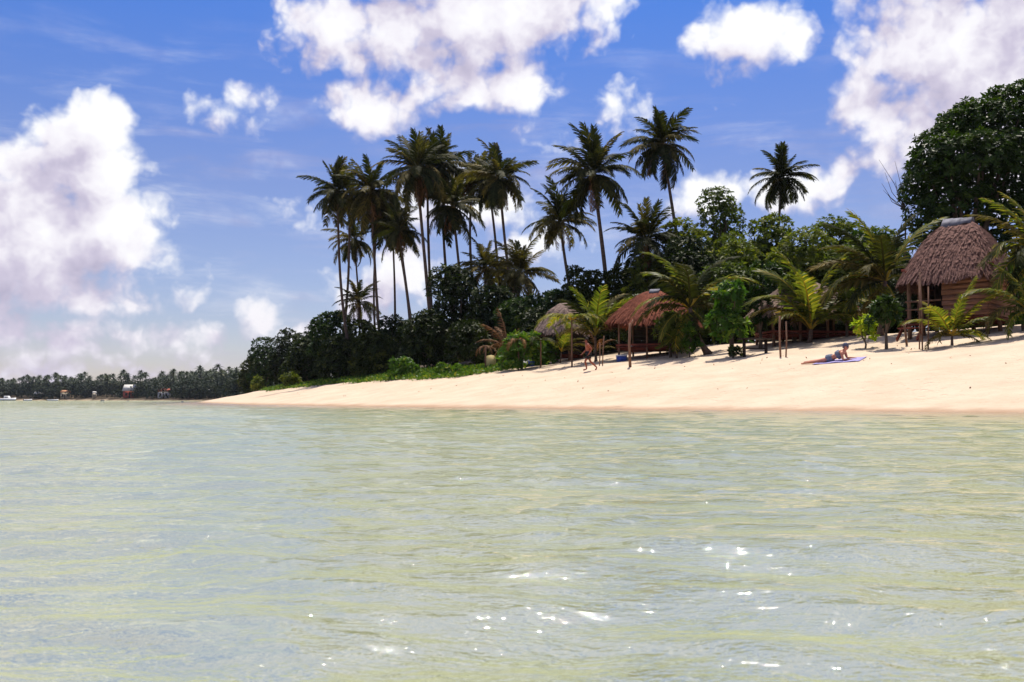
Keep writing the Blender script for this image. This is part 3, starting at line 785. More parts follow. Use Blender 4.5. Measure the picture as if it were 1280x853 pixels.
def cooler(label, px, py, w, h, body, lid, name, cat):
    b = at(px, py); s = b.y / F; root = thing(name, label, cat, b, rz=.3)
    mb = MB(); wx, hz = w * s, h * s; c = .07
    pr = [(-wx / 2 + c, -.22), (wx / 2 - c, -.22), (wx / 2, -.15), (wx / 2, .15), (wx / 2 - c, .22), (-wx / 2 + c, .22), (-wx / 2, .15), (-wx / 2, -.15)]
    V = [(x * f, y * f, z) for z, f in ((-.03, .9), (hz * .78, 1)) for x, y in pr]
    mb.add(V, [(i, (i + 1) % 8, 8 + (i + 1) % 8, 8 + i) for i in range(8)] + [(8, 9, 10, 15), (15, 10, 11, 14), (14, 11, 12, 13), (7, 2, 1, 0), (6, 3, 2, 7), (5, 4, 3, 6)])
    mb.build('tub', M[body], root)
    mb = MB(); V = [(x * f, y * f, z) for z, f in ((hz * .80, 1.05), (hz * .95, 1.05), (hz, .9)) for x, y in pr]
    mb.add(V, [(r * 8 + i, r * 8 + (i + 1) % 8, r * 8 + 8 + (i + 1) % 8, r * 8 + 8 + i) for r in range(2) for i in range(8)] + [(16, 17, 18, 23), (23, 18, 19, 22), (22, 19, 20, 21), (7, 2, 1, 0), (6, 3, 2, 7), (5, 4, 3, 6)])
    mb.build('lid', M[lid], root)
    mb = MB(); mb.tube([(-wx / 2 - .02, 0, hz * .6), (-wx / 2 - .08, 0, hz * .75), (-wx / 2 - .02, 0, hz * .78)], .015, 6); mb.tube([(wx / 2 + .02, 0, hz * .6), (wx / 2 + .08, 0, hz * .75), (wx / 2 + .02, 0, hz * .78)], .015, 6); mb.build('handle', M[lid], root)


cooler('pale cool box with a white lid on the sand edge right of the dead palm', 654, 459, 14, 9, 'white', 'white', 'cool_box', 'cool box')
cooler('small blue cool box beside the pale one near the mauve-grey hut', 664, 458, 7, 6, 'blue', 'blue', 'cool_box', 'cool box')
cooler('blue tub lying beneath the front edge of the red-brown hut', 777, 452, 12, 8, 'blue', 'white', 'plastic_tub', 'tub')

# red beach tent far along the shore
b = at(297, 492); s = b.y / F; root = thing('beach_tent', 'small red tent pitched where the sand narrows far left', 'tent', b)
mb = MB(); r = 7.5 * s; h = 14 * s; n = 6
ring = [(r * math.cos(k * math.pi / 3), r * .8 * math.sin(k * math.pi / 3)) for k in range(n)]
V = [(x * f, y * f, z * h) for z, f in ((-.02, 1), (.35, .95), (.7, .55), (1, .06)) for x, y in ring] + [(0, 0, h * 1.02)]
mb.add(V, [(a * n + i, a * n + (i + 1) % n, a * n + n + (i + 1) % n, a * n + n + i) for a in range(3) for i in range(n)], [(18 + i, 18 + (i + 1) % n, 24) for i in range(n)])
mb.build('canopy', M['red'], root)
mb = MB(); mb.add([(-.25, -.70 * r - .12, 0), (.3, -.70 * r - .12, 0), (.05, -.55 * r - .12, h * .6)], (), [(0, 1, 2)]); mb.build('door_flap', M['white'], root)
mb = MB(); mb.tube([(0, 0, h * .95), (0, 0, h * 1.15)], .03, 6); mb.build('pole', M['post'], root)


# ------------------------------------------------------------------ people
def figure_mesh(name, J, edges, mat, root='pelvis', sub=1):
    me = bpy.data.meshes.new(name); keys = list(J); idx = {k: i for i, k in enumerate(keys)}
    me.from_pydata([J[k][0] for k in keys], [(idx[a], idx[b]) for a, b in edges], []); me.update()
    o = bpy.data.objects.new(name, me); C.objects.link(o); me.materials.append(mat)
    sk = o.modifiers.new('skin', 'SKIN'); sk.use_smooth_shade = True
    for i, k in enumerate(keys):
        r = J[k][1]; v = me.skin_vertices[0].data[i]; v.radius = (r, r) if not isinstance(r, tuple) else r; v.use_root = (k == root)
    m = o.modifiers.new('subd', 'SUBSURF'); m.levels = sub; m.render_levels = sub
    return o


def hand(J, E, side, wrist, d, palm, curl):
    """palm, four bent fingers of unequal length and a thumb off the side"""
    d = Vector(d).normalized(); pn = Vector(palm).normalized(); s = d.cross(pn).normalized() * side; w = Vector(wrist)
    J[f'palm{side}'] = (w + d * .06, (.038, .022)); E.append((f'wrist{side}', f'palm{side}'))
    for i, ln in enumerate((.072, .08, .074, .058)):
        o = s * (.028 - .019 * i); b0 = w + d * .095 + o; m = b0 + d * ln * .5 + pn * curl * .012; t = m + (d * .8 + pn * curl).normalized() * ln * .5
        for nm, p, r in (('a', b0, .0095), ('b', m, .0085), ('c', t, .007)): J[f'f{side}{i}{nm}'] = (p, r)
        E += [(f'palm{side}', f'f{side}{i}a'), (f'f{side}{i}a', f'f{side}{i}b'), (f'f{side}{i}b', f'f{side}{i}c')]
    a = w + d * .035 + s * .04; t = a + (d * .7 + s * .6 + pn * .3).normalized() * .055
    J[f't{side}a'] = (a, .012); J[f't{side}b'] = (t, .009); E += [(f'palm{side}', f't{side}a'), (f't{side}a', f't{side}b')]


def patch_tube(name, pts, rad, mat, root, k=12):
    mb = MB(); mb.tube(pts, rad, k); return mb.build(name, mat, root, True)


def head_features(J, E, c, fwd, up, r=.092):
    f = Vector(fwd).normalized(); u = (Vector(up) - f * Vector(up).dot(f)).normalized(); s = f.cross(u); c = Vector(c)
    J['crown'] = (c + u * .055 - f * .012, r * .86); J['brow'] = (c + f * .02, r * .93); J['jaw'] = (c - u * .075 + f * .032, r * .56)
    E += [('head', 'crown'), ('head', 'brow'), ('head', 'jaw')]
    return f, u, s


def face(root, c, f, u, s):
    mb = MB(); mb.tube([c + f * .098 + u * .01, c + f * .118 - u * .022, c + f * .098 - u * .03], [.008, .014, .010], 6); mb.build('nose', M['skin'], root, True)
    mb = MB()
    for q in (-1, 1): mb.tube([c + f * .094 + s * q * .022 + u * .012, c + f * .094 + s * q * .044 + u * .012], .008, 6)
    mb.build('eyes', M['hair'], root, True)
    mb = MB(); mb.tube([c + f * .090 - u * .062 - s * .02, c + f * .096 - u * .064, c + f * .090 - u * .062 + s * .02], .006, 6); mb.build('mouth', M['redroof'], root, True)
    mb = MB()
    for q in (-1, 1): mb.tube([c + s * q * .085 + u * .02, c + s * q * .098 - u * .005 - f * .01, c + s * q * .086 - u * .035], [.01, .016, .01], 6)
    mb.build('ears', M['skin'], root, True)


# walking person: heading left along the sand, local frame X = heading
b = at(736, 464)
root = thing('person', 'tanned person in black shorts walking left along the sand', 'person', b, rz=math.pi + .12); root.scale = (.92, .92, .92)
V = Vector
J = {'pelvis': (V((0, 0, .93)), (.145, .115)), 'waist': (V((.02, 0, 1.08)), (.125, .10)), 'chest': (V((.06, 0, 1.27)), (.155, .115)), 'collar': (V((.09, 0, 1.42)), (.125, .085)),
     'neck': (V((.115, 0, 1.50)), .055), 'head': (V((.135, 0, 1.62)), .09)}
E = [('pelvis', 'waist'), ('waist', 'chest'), ('chest', 'collar'), ('collar', 'neck'), ('neck', 'head')]
fw, up_, sd_ = head_features(J, E, J['head'][0], (1, 0, -.12), (0, 0, 1))
for s_, hip, knee, ank, toe in ((1, (.0, .09, .87), (.22, .09, .50), (.13, .09, .10), (.33, .09, .04)), (-1, (0, -.09, .87), (-.10, -.09, .50), (-.46, -.09, .19), (-.36, -.09, .03))):
    for nm, p, r in (('hip', hip, .092), ('knee', knee, .060), ('calf', tuple((np.array(knee) * .62 + np.array(ank) * .38) + (-.02, 0, 0)), .058), ('ank', ank, .038), ('toe', toe, (.045, .025))): J[nm + str(s_)] = (V(p), r)
    E += [('pelvis', f'hip{s_}'), (f'hip{s_}', f'knee{s_}'), (f'knee{s_}', f'calf{s_}'), (f'calf{s_}', f'ank{s_}'), (f'ank{s_}', f'toe{s_}')]
for s_, sh, el, wr in ((1, (.09, .185, 1.40), (-.12, .235, 1.16), (.02, .22, .93)), (-1, (.09, -.185, 1.40), (.10, -.24, 1.12), (.28, -.20, .95))):
    for nm, p, r in (('sh', sh, .062), ('el', el, .043), ('wrist', wr, .031)): J[nm + str(s_)] = (V(p), r)
    E += [('collar', f'sh{s_}'), (f'sh{s_}', f'el{s_}'), (f'el{s_}', f'wrist{s_}')]
    hand(J, E, s_, wr, V(wr) - V(el), (1, -s_ * .2, .3), .7)
figure_mesh('body', J, E, M['skin']).parent = root
face(root, J['head'][0], fw, up_, sd_)
h = J['head'][0]; patch_tube('hair', [h + V((-.07, 0, -.05)), h + V((-.06, 0, .03)), h + V((-.02, 0, .085)), h + V((.035, 0, .125))], [.062, .094, .098, .045], M['hair'], root)
mb = MB(); mb.tube([(-.01, 0, 1.03), (0, 0, .95), (0, 0, .86)], [.158, .178, .172], 14)
mb.tube([(0, .09, .90), (.06, .09, .78), (.13, .09, .65)], [.118, .108, .104], 12); mb.tube([(0, -.09, .90), (-.03, -.09, .78), (-.055, -.09, .65)], [.118, .108, .104], 12)
mb.build('shorts', M['shorts'], root, True)

# sunbather lying on a towel, propped on the elbows, head to the right
fa = at(1010, 456); ha = at(1062, 449); ax = (ha - fa); ax.z = 0; mid = fa + (ha - fa) * .5; yaw = math.atan2(ax.y, ax.x) - .30
def gl(x, y): return gz1(mid.x + x * math.cos(yaw) - y * math.sin(yaw), mid.y + x * math.sin(yaw) + y * math.cos(yaw)) - gz1(mid.x, mid.y)
mid.z = gz1(mid.x, mid.y); root = thing('person', 'sunbather in a dark cap and blue-grey swimwear lying propped up on the sand', 'person', mid, rz=yaw)
def on(x, y, z): return V((x, y, gl(x, y) + z))
J = {'pelvis': (on(.05, 0, .13), (.155, .115)), 'waist': (on(.22, 0, .17), (.125, .10)), 'chest': (on(.41, 0, .25), (.15, .11)), 'collar': (on(.54, 0, .335), (.12, .08)), 'neck': (on(.61, 0, .40), .052), 'head': (on(.68, 0, .50), .09)}
E = [('pelvis', 'waist'), ('waist', 'chest'), ('chest', 'collar'), ('collar', 'neck'), ('neck', 'head')]
fw, up_, sd_ = head_features(J, E, J['head'][0], (.85, -.5, -.1), (-.1, 0, 1))
for s_ in (1, -1):
    for nm, p, r in (('hip', on(-.02, s_ * .09, .12), .09), ('knee', on(-.45, s_ * .11, .08), .058), ('calf', on(-.60, s_ * .12, .075), .056), ('ank', on(-.86, s_ * .13, .05), .037), ('toe', on(-1.02, s_ * .15, .035), (.042, .026)),
                     ('sh', on(.55, s_ * .18, .315), .06), ('el', on(.62, s_ * .21, .06), .043), ('wrist', on(.84, s_ * .14, .05), .031)): J[nm + str(s_)] = (p, r)
    E += [('pelvis', f'hip{s_}'), (f'hip{s_}', f'knee{s_}'), (f'knee{s_}', f'calf{s_}'), (f'calf{s_}', f'ank{s_}'), (f'ank{s_}', f'toe{s_}'), ('collar', f'sh{s_}'), (f'sh{s_}', f'el{s_}'), (f'el{s_}', f'wrist{s_}')]
    hand(J, E, s_, J[f'wrist{s_}'][0], (1, -.2 * s_, 0), (0, 0, -1), .25)
figure_mesh('body', J, E, M['skin_sun']).parent = root
face(root, J['head'][0], fw, up_, sd_)
h = J['head'][0]; patch_tube('cap', [h + V((-.075, .02, -.06)), h + V((-.05, .02, .03)), h + V((-.01, 0, .09)), h + V((.02, 0, .135))], [.085, .108, .104, .04], M['cap'], root)
patch_tube('swim_bottoms', [J['pelvis'][0] + V((-.13, 0, -.005)), J['pelvis'][0], J['pelvis'][0] + V((.12, 0, .03))], [.150, .172, .150], M['swim'], root, 14)
patch_tube('swim_top', [on(.32, 0, .205), on(.39, 0, .24), on(.46, 0, .28)], [.158, .172, .165], M['swim'], root, 14)
# towel follows the sand
n1, n2 = 22, 10; Vt = []; cx_, cy_ = .42, -.05
for i in range(n1):
    for j in range(n2):
        x = cx_ + (i / (n1 - 1) - .5) * 1.75; y = cy_ + (j / (n2 - 1) - .5) * .85
        Vt.append(on(x, y, .015 + .012 * math.sin(x * 9 + y * 4)))
q = [(i * n2 + j, (i + 1) * n2 + j, (i + 1) * n2 + j + 1, i * n2 + j + 1) for i in range(n1 - 1) for j in range(n2 - 1)]
tw = link('towel', mesh_np('towel', [tuple(v) for v in Vt], q, None, M['towel'], smooth=True), None, mid); tw.rotation_euler = (0, 0, yaw)
so_ = tw.modifiers.new('thick', 'SOLIDIFY'); so_.thickness = .012; so_.offset = 1
props(tw, 'lilac towel spread on the sand under the sunbather', 'towel')

# ------------------------------------------------------------------ tall coconut palms
palm('tall palm at the far left of the grove, tallest of its left end', 422, 240, 37, 437, 408, 92, 30, 1, (-.02, 0))
palm('palm just behind the leftmost tall palm, crown slightly right of it', 437, 246, 30, 428, 375, 97, 24, 2, (.02, 0))
palm('shorter palm below and between the leftmost tall palms', 443, 300, 30, 452, 385, 100, 22, 3, (-.03, 0), tw=.13)
palm('palm with twin-looking stem and ragged brown crown, third from the left of the grove', 464, 238, 40, 474, 400, 90, 30, 4, (-.015, 0), olive=.6, dead=5)
palm('second slender palm stem rising just left of the ragged brown crown', 472, 262, 30, 473, 395, 94, 20, 5, (-.03, 0), dead=4, tw=.13)
palm('thin straight palm right of the ragged brown crown, its trunk nearly vertical', 490, 272, 34, 492, 400, 92, 24, 6, (0, 0), dead=4, olive=.5, tw=.13)
palm('palm whose pale thin trunk slants down to the right to the dune plants', 499, 288, 32, 521, 446, 86, 22, 7, (-.01, 0), olive=.5, tw=.13)
palm('thin palm leaning right between the vertical and the slanting thin trunks', 494, 280, 28, 507, 398, 90, 18, 8, (-.01, 0), tw=.12)
palm('small low palm standing over the left thicket under the tall ones', 448, 378, 27, 449, 415, 95, 18, 9, (0, 0), olive=.7, low=-25, tw=.13)
palm('tallest broad palm at the middle of the grove with a straight trunk', 521, 212, 48, 535, 365, 84, 32, 10, (-.005, 0), olive=.5, dead=4, tw=.19)
palm('tall palm close behind the broad middle palm, trunk leaning right beside it', 534, 208, 40, 541, 362, 88, 24, 11, (-.01, 0), olive=.4)
palm('palm with its crown right of and behind the broad middle palm', 553, 206, 40, 566, 340, 90, 28, 12, (-.02, 0), olive=.5)
palm('palm with a low full crown hanging right of the middle palm', 566, 258, 38, 574, 338, 86, 28, 13, (-.02, 0), dead=4)
palm('slender palm with a curved trunk between the middle and the right tall crowns', 590, 222, 34, 600, 306, 92, 24, 14, (-.06, 0))
palm('slender palm directly left of the rightmost crown of the grove', 610, 222, 32, 614, 305, 92, 22, 15, (.02, 0))
palm('tall palm with brownish fronds at the right end of the grove', 624, 222, 42, 642, 360, 82, 30, 16, (-.01, 0), olive=.5, dead=4)
palm('short bushy palm with pale fronds below the slender pair', 606, 336, 36, 608, 385, 84, 24, 17, olive=.9, low=-30, group='short palms above the thicket')
palm('short bushy palm with pale fronds left of the stocky dark palm', 650, 342, 42, 648, 390, 80, 26, 18, olive=.95, low=-30, group='short palms above the thicket')
palm('short pale palm behind the dark thicket near the right end of the grove', 628, 348, 32, 628, 390, 88, 20, 19, olive=.8, low=-25, group='short palms above the thicket')
palm('medium palm with horizontal fronds left of the big dark palm', 700, 278, 42, 711, 332, 74, 26, 20, (-.02, 0), olive=.35, low=-30)
palm('big dark palm with long fronds and a thick trunk right of the grove', 742, 218, 54, 755, 335, 70, 32, 21, (.01, 0), olive=.25, tw=.19, low=-50)
palm('tall lone palm with a round crown and a trunk curving down to the right', 828, 180, 45, 843, 282, 72, 34, 22, (.03, 0), olive=.35, tw=.15)
palm('low dark palm with long side fronds below the tall round crown', 808, 300, 46, 812, 350, 66, 26, 23, olive=.3, low=-25, top=80, group='short palms above the thicket')
palm('lone distant palm above the trees left of the big dark tree', 977, 222, 34, 975, 280, 82, 32, 24, (-.01, 0), olive=.2, dead=4, tw=.15)

# ------------------------------------------------------------------ young palms near the huts
hand_palm('curved leaning palm with long drooping fronds between the red-brown hut and the tall shrub', 886, 443, None, (862, 385),
          [(103, 84, 2, .2), (75, 80, 2, .1, 'green'), (55, 90, 3, .2), (125, 80, 3, .3, 'green'), (150, 72, 3, .2), (165, 70, 3, -.2, 'green'), (88, 70, 1, -.4, 'green'), (35, 62, 2, .3, 'green'), (110, 84, 2, -.4, 'green'),
           (200, 55, 2, .4, 'green'), (235, 52, 1, .3, 'green'), (250, 58, 1, .1, 'young'), (290, 45, 1, .4, 'green'), (320, 48, 1, .3, 'green'), (95, 80, 2, .6, 'green'), (140, 60, 3, .6, 'green'), (265, 50, 1, -.3, 'dead'), (60, 70, 2, -.6, 'green'), (20, 52, 2, -.3, 'green')], 1, .16, bend=(-.08, 0))
hand_palm('spreading young palm with orange stalks rooted in front of the long hut', 1012, 428, None, (1014, 412),
          [(96, 96, 1, .15), (80, 92, 1, -.2), (74, 92, 2, .1, 'olive'), (108, 92, 2, .2), (122, 92, 3, .25), (138, 88, 3, .1, 'olive'), (58, 84, 3, .35), (44, 74, 3, .1, 'olive'), (115, 76, 3, -.4), (64, 82, 2, -.4), (130, 70, 3, .7), (100, 80, 1, .5), (52, 60, 3, .7)], 2, .13)
hand_palm('small sunlit young palm on the sand before the raised hut', 1190, 432, None, (1190, 420),
          [(78, 66, 0, .1), (62, 68, 1, .2), (44, 62, 2, .15), (122, 64, 2, .3), (140, 62, 2, .1), (158, 46, 3, .5, 'olive'), (22, 50, 3, .4), (92, 50, 0, .5), (105, 54, 1, -.3), (28, 46, 3, -.2), (170, 42, 3, .2, 'olive'), (8, 42, 3, .2, 'olive')], 3, .06)
hand_palm('large palm with long arched fronds just left of the raised hut', 1100, 420, 46.5, (1106, 352),
          [(95, 88, 1, -.1), (86, 80, 1, .1, 'green'), (64, 100, 1, .0), (52, 60, 2, -.4, 'green'), (112, 92, 1, -.2, 'green'), (128, 88, 2, .1, 'olive'), (146, 88, 2, .25, 'olive'), (160, 86, 3, .2), (172, 82, 2, .3, 'olive'), (185, 66, 2, .4, 'green'), (200, 60, 1, .4), (30, 56, 3, -.3, 'green'), (102, 80, 2, .5, 'green'), (135, 70, 3, .6, 'olive'), (225, 50, 1, .4, 'olive'), (250, 46, 1, .2, 'green'), (300, 44, 1, .2, 'green')], 4, .15)
hand_palm('palm hanging long fronds across the right side of the raised hut', 1302, 420, 39.0, (1300, 318),
          [(118, 88, 1, .1), (135, 92, 1, .2, 'olive'), (150, 84, 3, .2), (165, 92, 2, .25, 'olive'), (180, 84, 3, .3), (100, 80, 1, .0), (195, 70, 2, .4, 'green'), (60, 80, 2, .1), (30, 80, 2, .1), (215, 64, 1, .3, 'green'), (85, 70, 1, .4), (155, 70, 3, .7, 'green'), (240, 58, 1, .3), (0, 70, 2, .3), (320, 60, 1, .2)], 5, .15)
hand_palm('low palm at the right edge reaching one arched frond before the hut wall', 1296, 416, 37.5, (1290, 392),
          [(140, 92, 2, .15), (160, 80, 3, .3, 'olive'), (110, 70, 1, .1), (75, 70, 1, .1), (40, 66, 2, .2), (175, 58, 3, .4), (20, 60, 2, .2)], 6, .12)
hand_palm('tall narrow palm with upright fronds left of the red-brown hut', 745, 452, None, (744, 420),
          [(100, 60, 1, .1), (78, 62, 2, .1, 'olive'), (66, 70, 2, .2), (112, 62, 2, .1, 'green'), (130, 56, 3, .3), (50, 56, 3, .1, 'olive'), (88, 66, 1, .4, 'green'), (150, 46, 3, .2, 'olive'), (35, 46, 3, .4, 'green'), (100, 60, 2, -.4, 'green'), (72, 62, 1, -.4)], 7, .08)
hand_palm('dead young palm with dry orange fronds behind the stakes', 634, 458, None, (634, 436),
          [(95, 44, 0, .1, 'dead'), (120, 40, 1, .2, 'dead'), (140, 36, 2, .1, 'dead'), (70, 36, 1, .1, 'dead'), (45, 40, 2, .1, 'dead'), (30, 36, 3, .3, 'dead'), (160, 30, 3, .3, 'dead'), (105, 36, 1, -.4, 'dead'), (60, 40, 2, -.3, 'dead')], 8, .08)
hand_palm('low dry frond clump with orange leaves just right of the walking person', 744, 450, 60.5, (745, 440),
          [(95, 26, 1, .1, 'dead'), (60, 26, 2, .1, 'dead'), (120, 22, 2, .1, 'dead'), (80, 24, 2, .5, 'dead'), (40, 22, 2, .3, 'olive')], 9, .05)
hand_palm('small palm with arched yellowing fronds between the mauve-grey hut and its stake', 700, 450, 59.5, (702, 440),
          [(60, 36, 3, .2, 'olive'), (40, 38, 3, .1, 'olive'), (95, 34, 1, .1), (120, 34, 3, .2), (80, 34, 2, .4), (25, 32, 3, .4, 'olive')], 10, .05)
hand_palm('hanging pale frond clump at the right corner of the red-brown hut', 846, 448, None, (844, 426),
          [(95, 24, 2, .1, 'young'), (130, 26, 3, .2, 'young'), (55, 24, 3, .2, 'young'), (160, 22, 3, .4, 'olive'), (20, 22, 3, .3, 'olive'), (80, 24, 3, .7, 'young')], 11, .05)

# ------------------------------------------------------------------ the big tree and the trees behind the beach
b = P(1212, 400, 53); b.z = gz1(b.x, b.y)
def PL(px, py, dy, r, rz=None):
    q = P(px, py, 53 + dy) - b; return (q.x, q.y, q.z, r, r * 1.05, rz or r * .85)
big = [PL(1176, 190, 0, 1.5), PL(1204, 168, .5, 1.5), PL(1235, 160, -.5, 1.7), PL(1275, 145, 0, 1.9), PL(1164, 222, -.4, 1.4), PL(1185, 205, -1.4, 1.7), PL(1225, 205, -1.6, 1.9), PL(1265, 205, -1.5, 2.0),
       PL(1166, 268, -.2, 1.4), PL(1195, 255, -1, 1.8), PL(1240, 260, -.8, 2.0), PL(1285, 262, -.6, 2.1), PL(1310, 170, .4, 2.2), PL(1320, 240, 0, 2.3), PL(1180, 300, .6, 1.7), PL(1230, 310, .6, 2.0), PL(1285, 320, .8, 2.2),
       PL(1220, 180, 2.5, 2.3), PL(1270, 215, 3, 2.6), PL(1170, 240, 2, 1.9), PL(1355, 190, .8, 2.3), PL(1350, 290, .6, 2.3), PL(1212, 142, .8, .85), PL(1188, 158, .2, .8), PL(1278, 122, .2, 1.0), PL(1152, 196, .2, .6), PL(1146, 244, .4, .65), PL(1245, 128, .4, .9)]
leafy('large dense dark broadleaf tree towering over the raised hut', 1212, 110, 90, 53, 'bigleaf', .28, seed=1, lobes=big, stem=.35, dens=12)
b0 = None
LT = [
    # label, cx, top, half width, Y, material, leaf, seed, bot, density
    ('pale-topped tree with a ragged open crown left of the lone distant palm', 903, 232, 36, 72, 'midleaf', .30, 2, .45, 7),
    ('broad leafy tree below the ragged open crown, facing the beach', 925, 282, 58, 64, 'midleaf', .30, 3, .1, 11),
    ('rounded leafy tree between the lone distant palm and the large palm by the hut', 1045, 258, 50, 68, 'midleaf', .30, 4, .2, 10),
    ('leafy tree filling the canopy left of the lone distant palm trunk', 968, 266, 48, 66, 'midleaf', .30, 37, .15, 11),
    ('leafy tree closing the canopy beside the bare pink sapling', 1094, 268, 42, 64, 'midleaf', .30, 38, .15, 11),
    ('leafy tree at the left end of the sunlit canopy, below the curving palm trunk', 862, 276, 40, 66, 'midleaf', .30, 39, .15, 11),
    ('lower dense tree directly behind the spreading young palm', 1000, 282, 56, 60, 'midleaf', .30, 5, .1, 11),
    ('tree tucked between the long hut and the large dark tree', 1095, 292, 46, 62, 'bigleaf', .30, 6, .1, 11),
    ('small dark tree behind the left edge of the raised hut', 1128, 300, 36, 56, 'bigleaf', .30, 7, .1, 11),
    ('dark tree behind the curved leaning palm', 862, 290, 44, 62, 'bush', .30, 8, .1, 11),
    ('dark tree right of the low dark palm and above the red-brown hut', 822, 314, 42, 66, 'midleaf', .30, 9, .1, 11),
    ('dark tree behind the peak of the red-brown hut', 778, 326, 40, 68, 'bush', .30, 10, .1, 11),
    ('dark rounded tree under the big dark palm', 738, 336, 38, 69, 'bush', .30, 11, .1, 11),
    ('green tree above the roof of the mauve-grey hut', 696, 344, 36, 70, 'bigleaf', .30, 12, .1, 11),
    ('narrow upright dark tree at the foot of the medium palm', 716, 330, 14, 72, 'bush', .28, 13, .1, 11),
    ('dark tree left of the mauve-grey hut behind the dead palm', 655, 362, 40, 72, 'bigleaf', .30, 14, .05, 11),
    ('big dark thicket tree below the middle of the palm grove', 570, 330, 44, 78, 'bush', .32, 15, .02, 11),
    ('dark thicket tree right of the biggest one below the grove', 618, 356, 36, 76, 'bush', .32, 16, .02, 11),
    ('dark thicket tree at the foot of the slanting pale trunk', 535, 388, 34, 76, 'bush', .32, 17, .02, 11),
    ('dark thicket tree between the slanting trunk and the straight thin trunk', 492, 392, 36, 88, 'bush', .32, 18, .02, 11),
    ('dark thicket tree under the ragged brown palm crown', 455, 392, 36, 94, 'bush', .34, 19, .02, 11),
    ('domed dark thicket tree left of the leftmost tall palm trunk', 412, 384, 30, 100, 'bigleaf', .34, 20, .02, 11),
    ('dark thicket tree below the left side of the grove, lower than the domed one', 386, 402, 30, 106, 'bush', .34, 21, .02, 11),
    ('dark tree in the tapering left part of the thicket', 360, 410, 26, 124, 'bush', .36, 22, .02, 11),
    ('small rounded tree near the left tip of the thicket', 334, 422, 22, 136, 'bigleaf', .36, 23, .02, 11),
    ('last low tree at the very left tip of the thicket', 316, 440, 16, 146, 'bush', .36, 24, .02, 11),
    ('shaded low tree filling the thicket under the grove middle', 470, 415, 34, 84, 'bush', .32, 25, .0, 11),
    ('shaded low tree filling the thicket left of the grove', 425, 418, 32, 91, 'bush', .32, 26, .0, 11),
    ('deep green tree filling the gap behind the mauve-grey hut', 672, 385, 36, 66, 'bush', .30, 27, .0, 11),
    ('dark tree closing the gap behind the tall narrow palm', 745, 372, 34, 64, 'bush', .30, 28, .0, 11),
    ('dark tree behind the open side of the red-brown hut', 815, 360, 40, 61, 'bush', .30, 29, .0, 11),
    ('olive tree closing the gap behind the tall shrub', 905, 318, 50, 58, 'midleaf', .30, 30, .0, 11),
    ('green tree behind the left end of the long hut', 955, 312, 42, 58, 'bigleaf', .30, 31, .0, 11),
    ('olive tree behind the right end of the long hut', 1062, 300, 48, 58, 'midleaf', .30, 32, .0, 11),
    ('dark tree low behind the large palm left of the raised hut', 1110, 345, 40, 54, 'bush', .30, 33, .0, 11),
    ('dark tree behind the right wall of the raised hut at the photo edge', 1275, 330, 46, 47, 'bush', .30, 34, .0, 11),
    ('dark tree filling the thicket behind the yellow board', 590, 400, 34, 70, 'bush', .30, 35, .0, 11),
    ('low dark tree at the foot of the domed thicket tree', 380, 440, 30, 108, 'bush', .34, 36, .0, 11),
]
for (lab, cx, top, hw, Y, mt, lf, sd_i, bot, dn) in LT:
    leafy(lab, cx, top, hw, Y, mt, lf, seed=sd_i, bot=bot, dens=dn)
leafy('dark leafy bush in front of the left end of the long hut', 950, 345, 20, 49.5, 'bigleaf', .26, 'leafy_shrub', 'shrub', 'beach shrubs', 71, bot=.2, rmin=.4, rmax=.9)
leafy('olive bush closing the view behind the crown of the spreading young palm', 992, 334, 24, 50.2, 'midleaf', .26, 'leafy_shrub', 'shrub', 'beach shrubs', 74, bot=.42, rmin=.4, rmax=.9)
leafy('leafy bush between the spreading young palm and the yellow-green bush', 1058, 352, 20, 48.5, 'midleaf', .26, 'leafy_shrub', 'shrub', 'beach shrubs', 72, bot=.25, rmin=.4, rmax=.9)
leafy('olive bush beside the foot of the curved leaning palm', 838, 372, 22, 51.5, 'midleaf', .26, 'leafy_shrub', 'shrub', 'beach shrubs', 73, bot=.1, rmin=.4, rmax=.9)

# bare twiggy branch left of the big tree
b = P(1128, 300, 55); b.z = gz1(b.x, b.y); root = thing('bare_sapling', 'leafless pinkish sapling sticking out left of the big dark tree', 'tree', b)
g = np.random.default_rng(77); mb = MB(); top = P(1108, 205, 55) - b; mid_ = P(1132, 262, 55) - b
mb.tube([(0, 0, -.1), tuple(mid_ * .6), tuple(mid_)], [.06, .05, .04], 7); mb.build('trunk', M['bark'], root, True)
for k in range(9):
    mb = MB(); e = P(1096 + g.uniform(0, 30), 198 + g.uniform(0, 50), 55 + g.normal(0, .4)) - b; m_ = (mid_ + e) / 2 + Vector((g.normal(0, .12), 0, g.normal(0, .12)))
    mb.tube([tuple(mid_), tuple(m_), tuple(e)], [.025, .016, .007], 5, False); mb.build('branch', M['bark'], root, True)

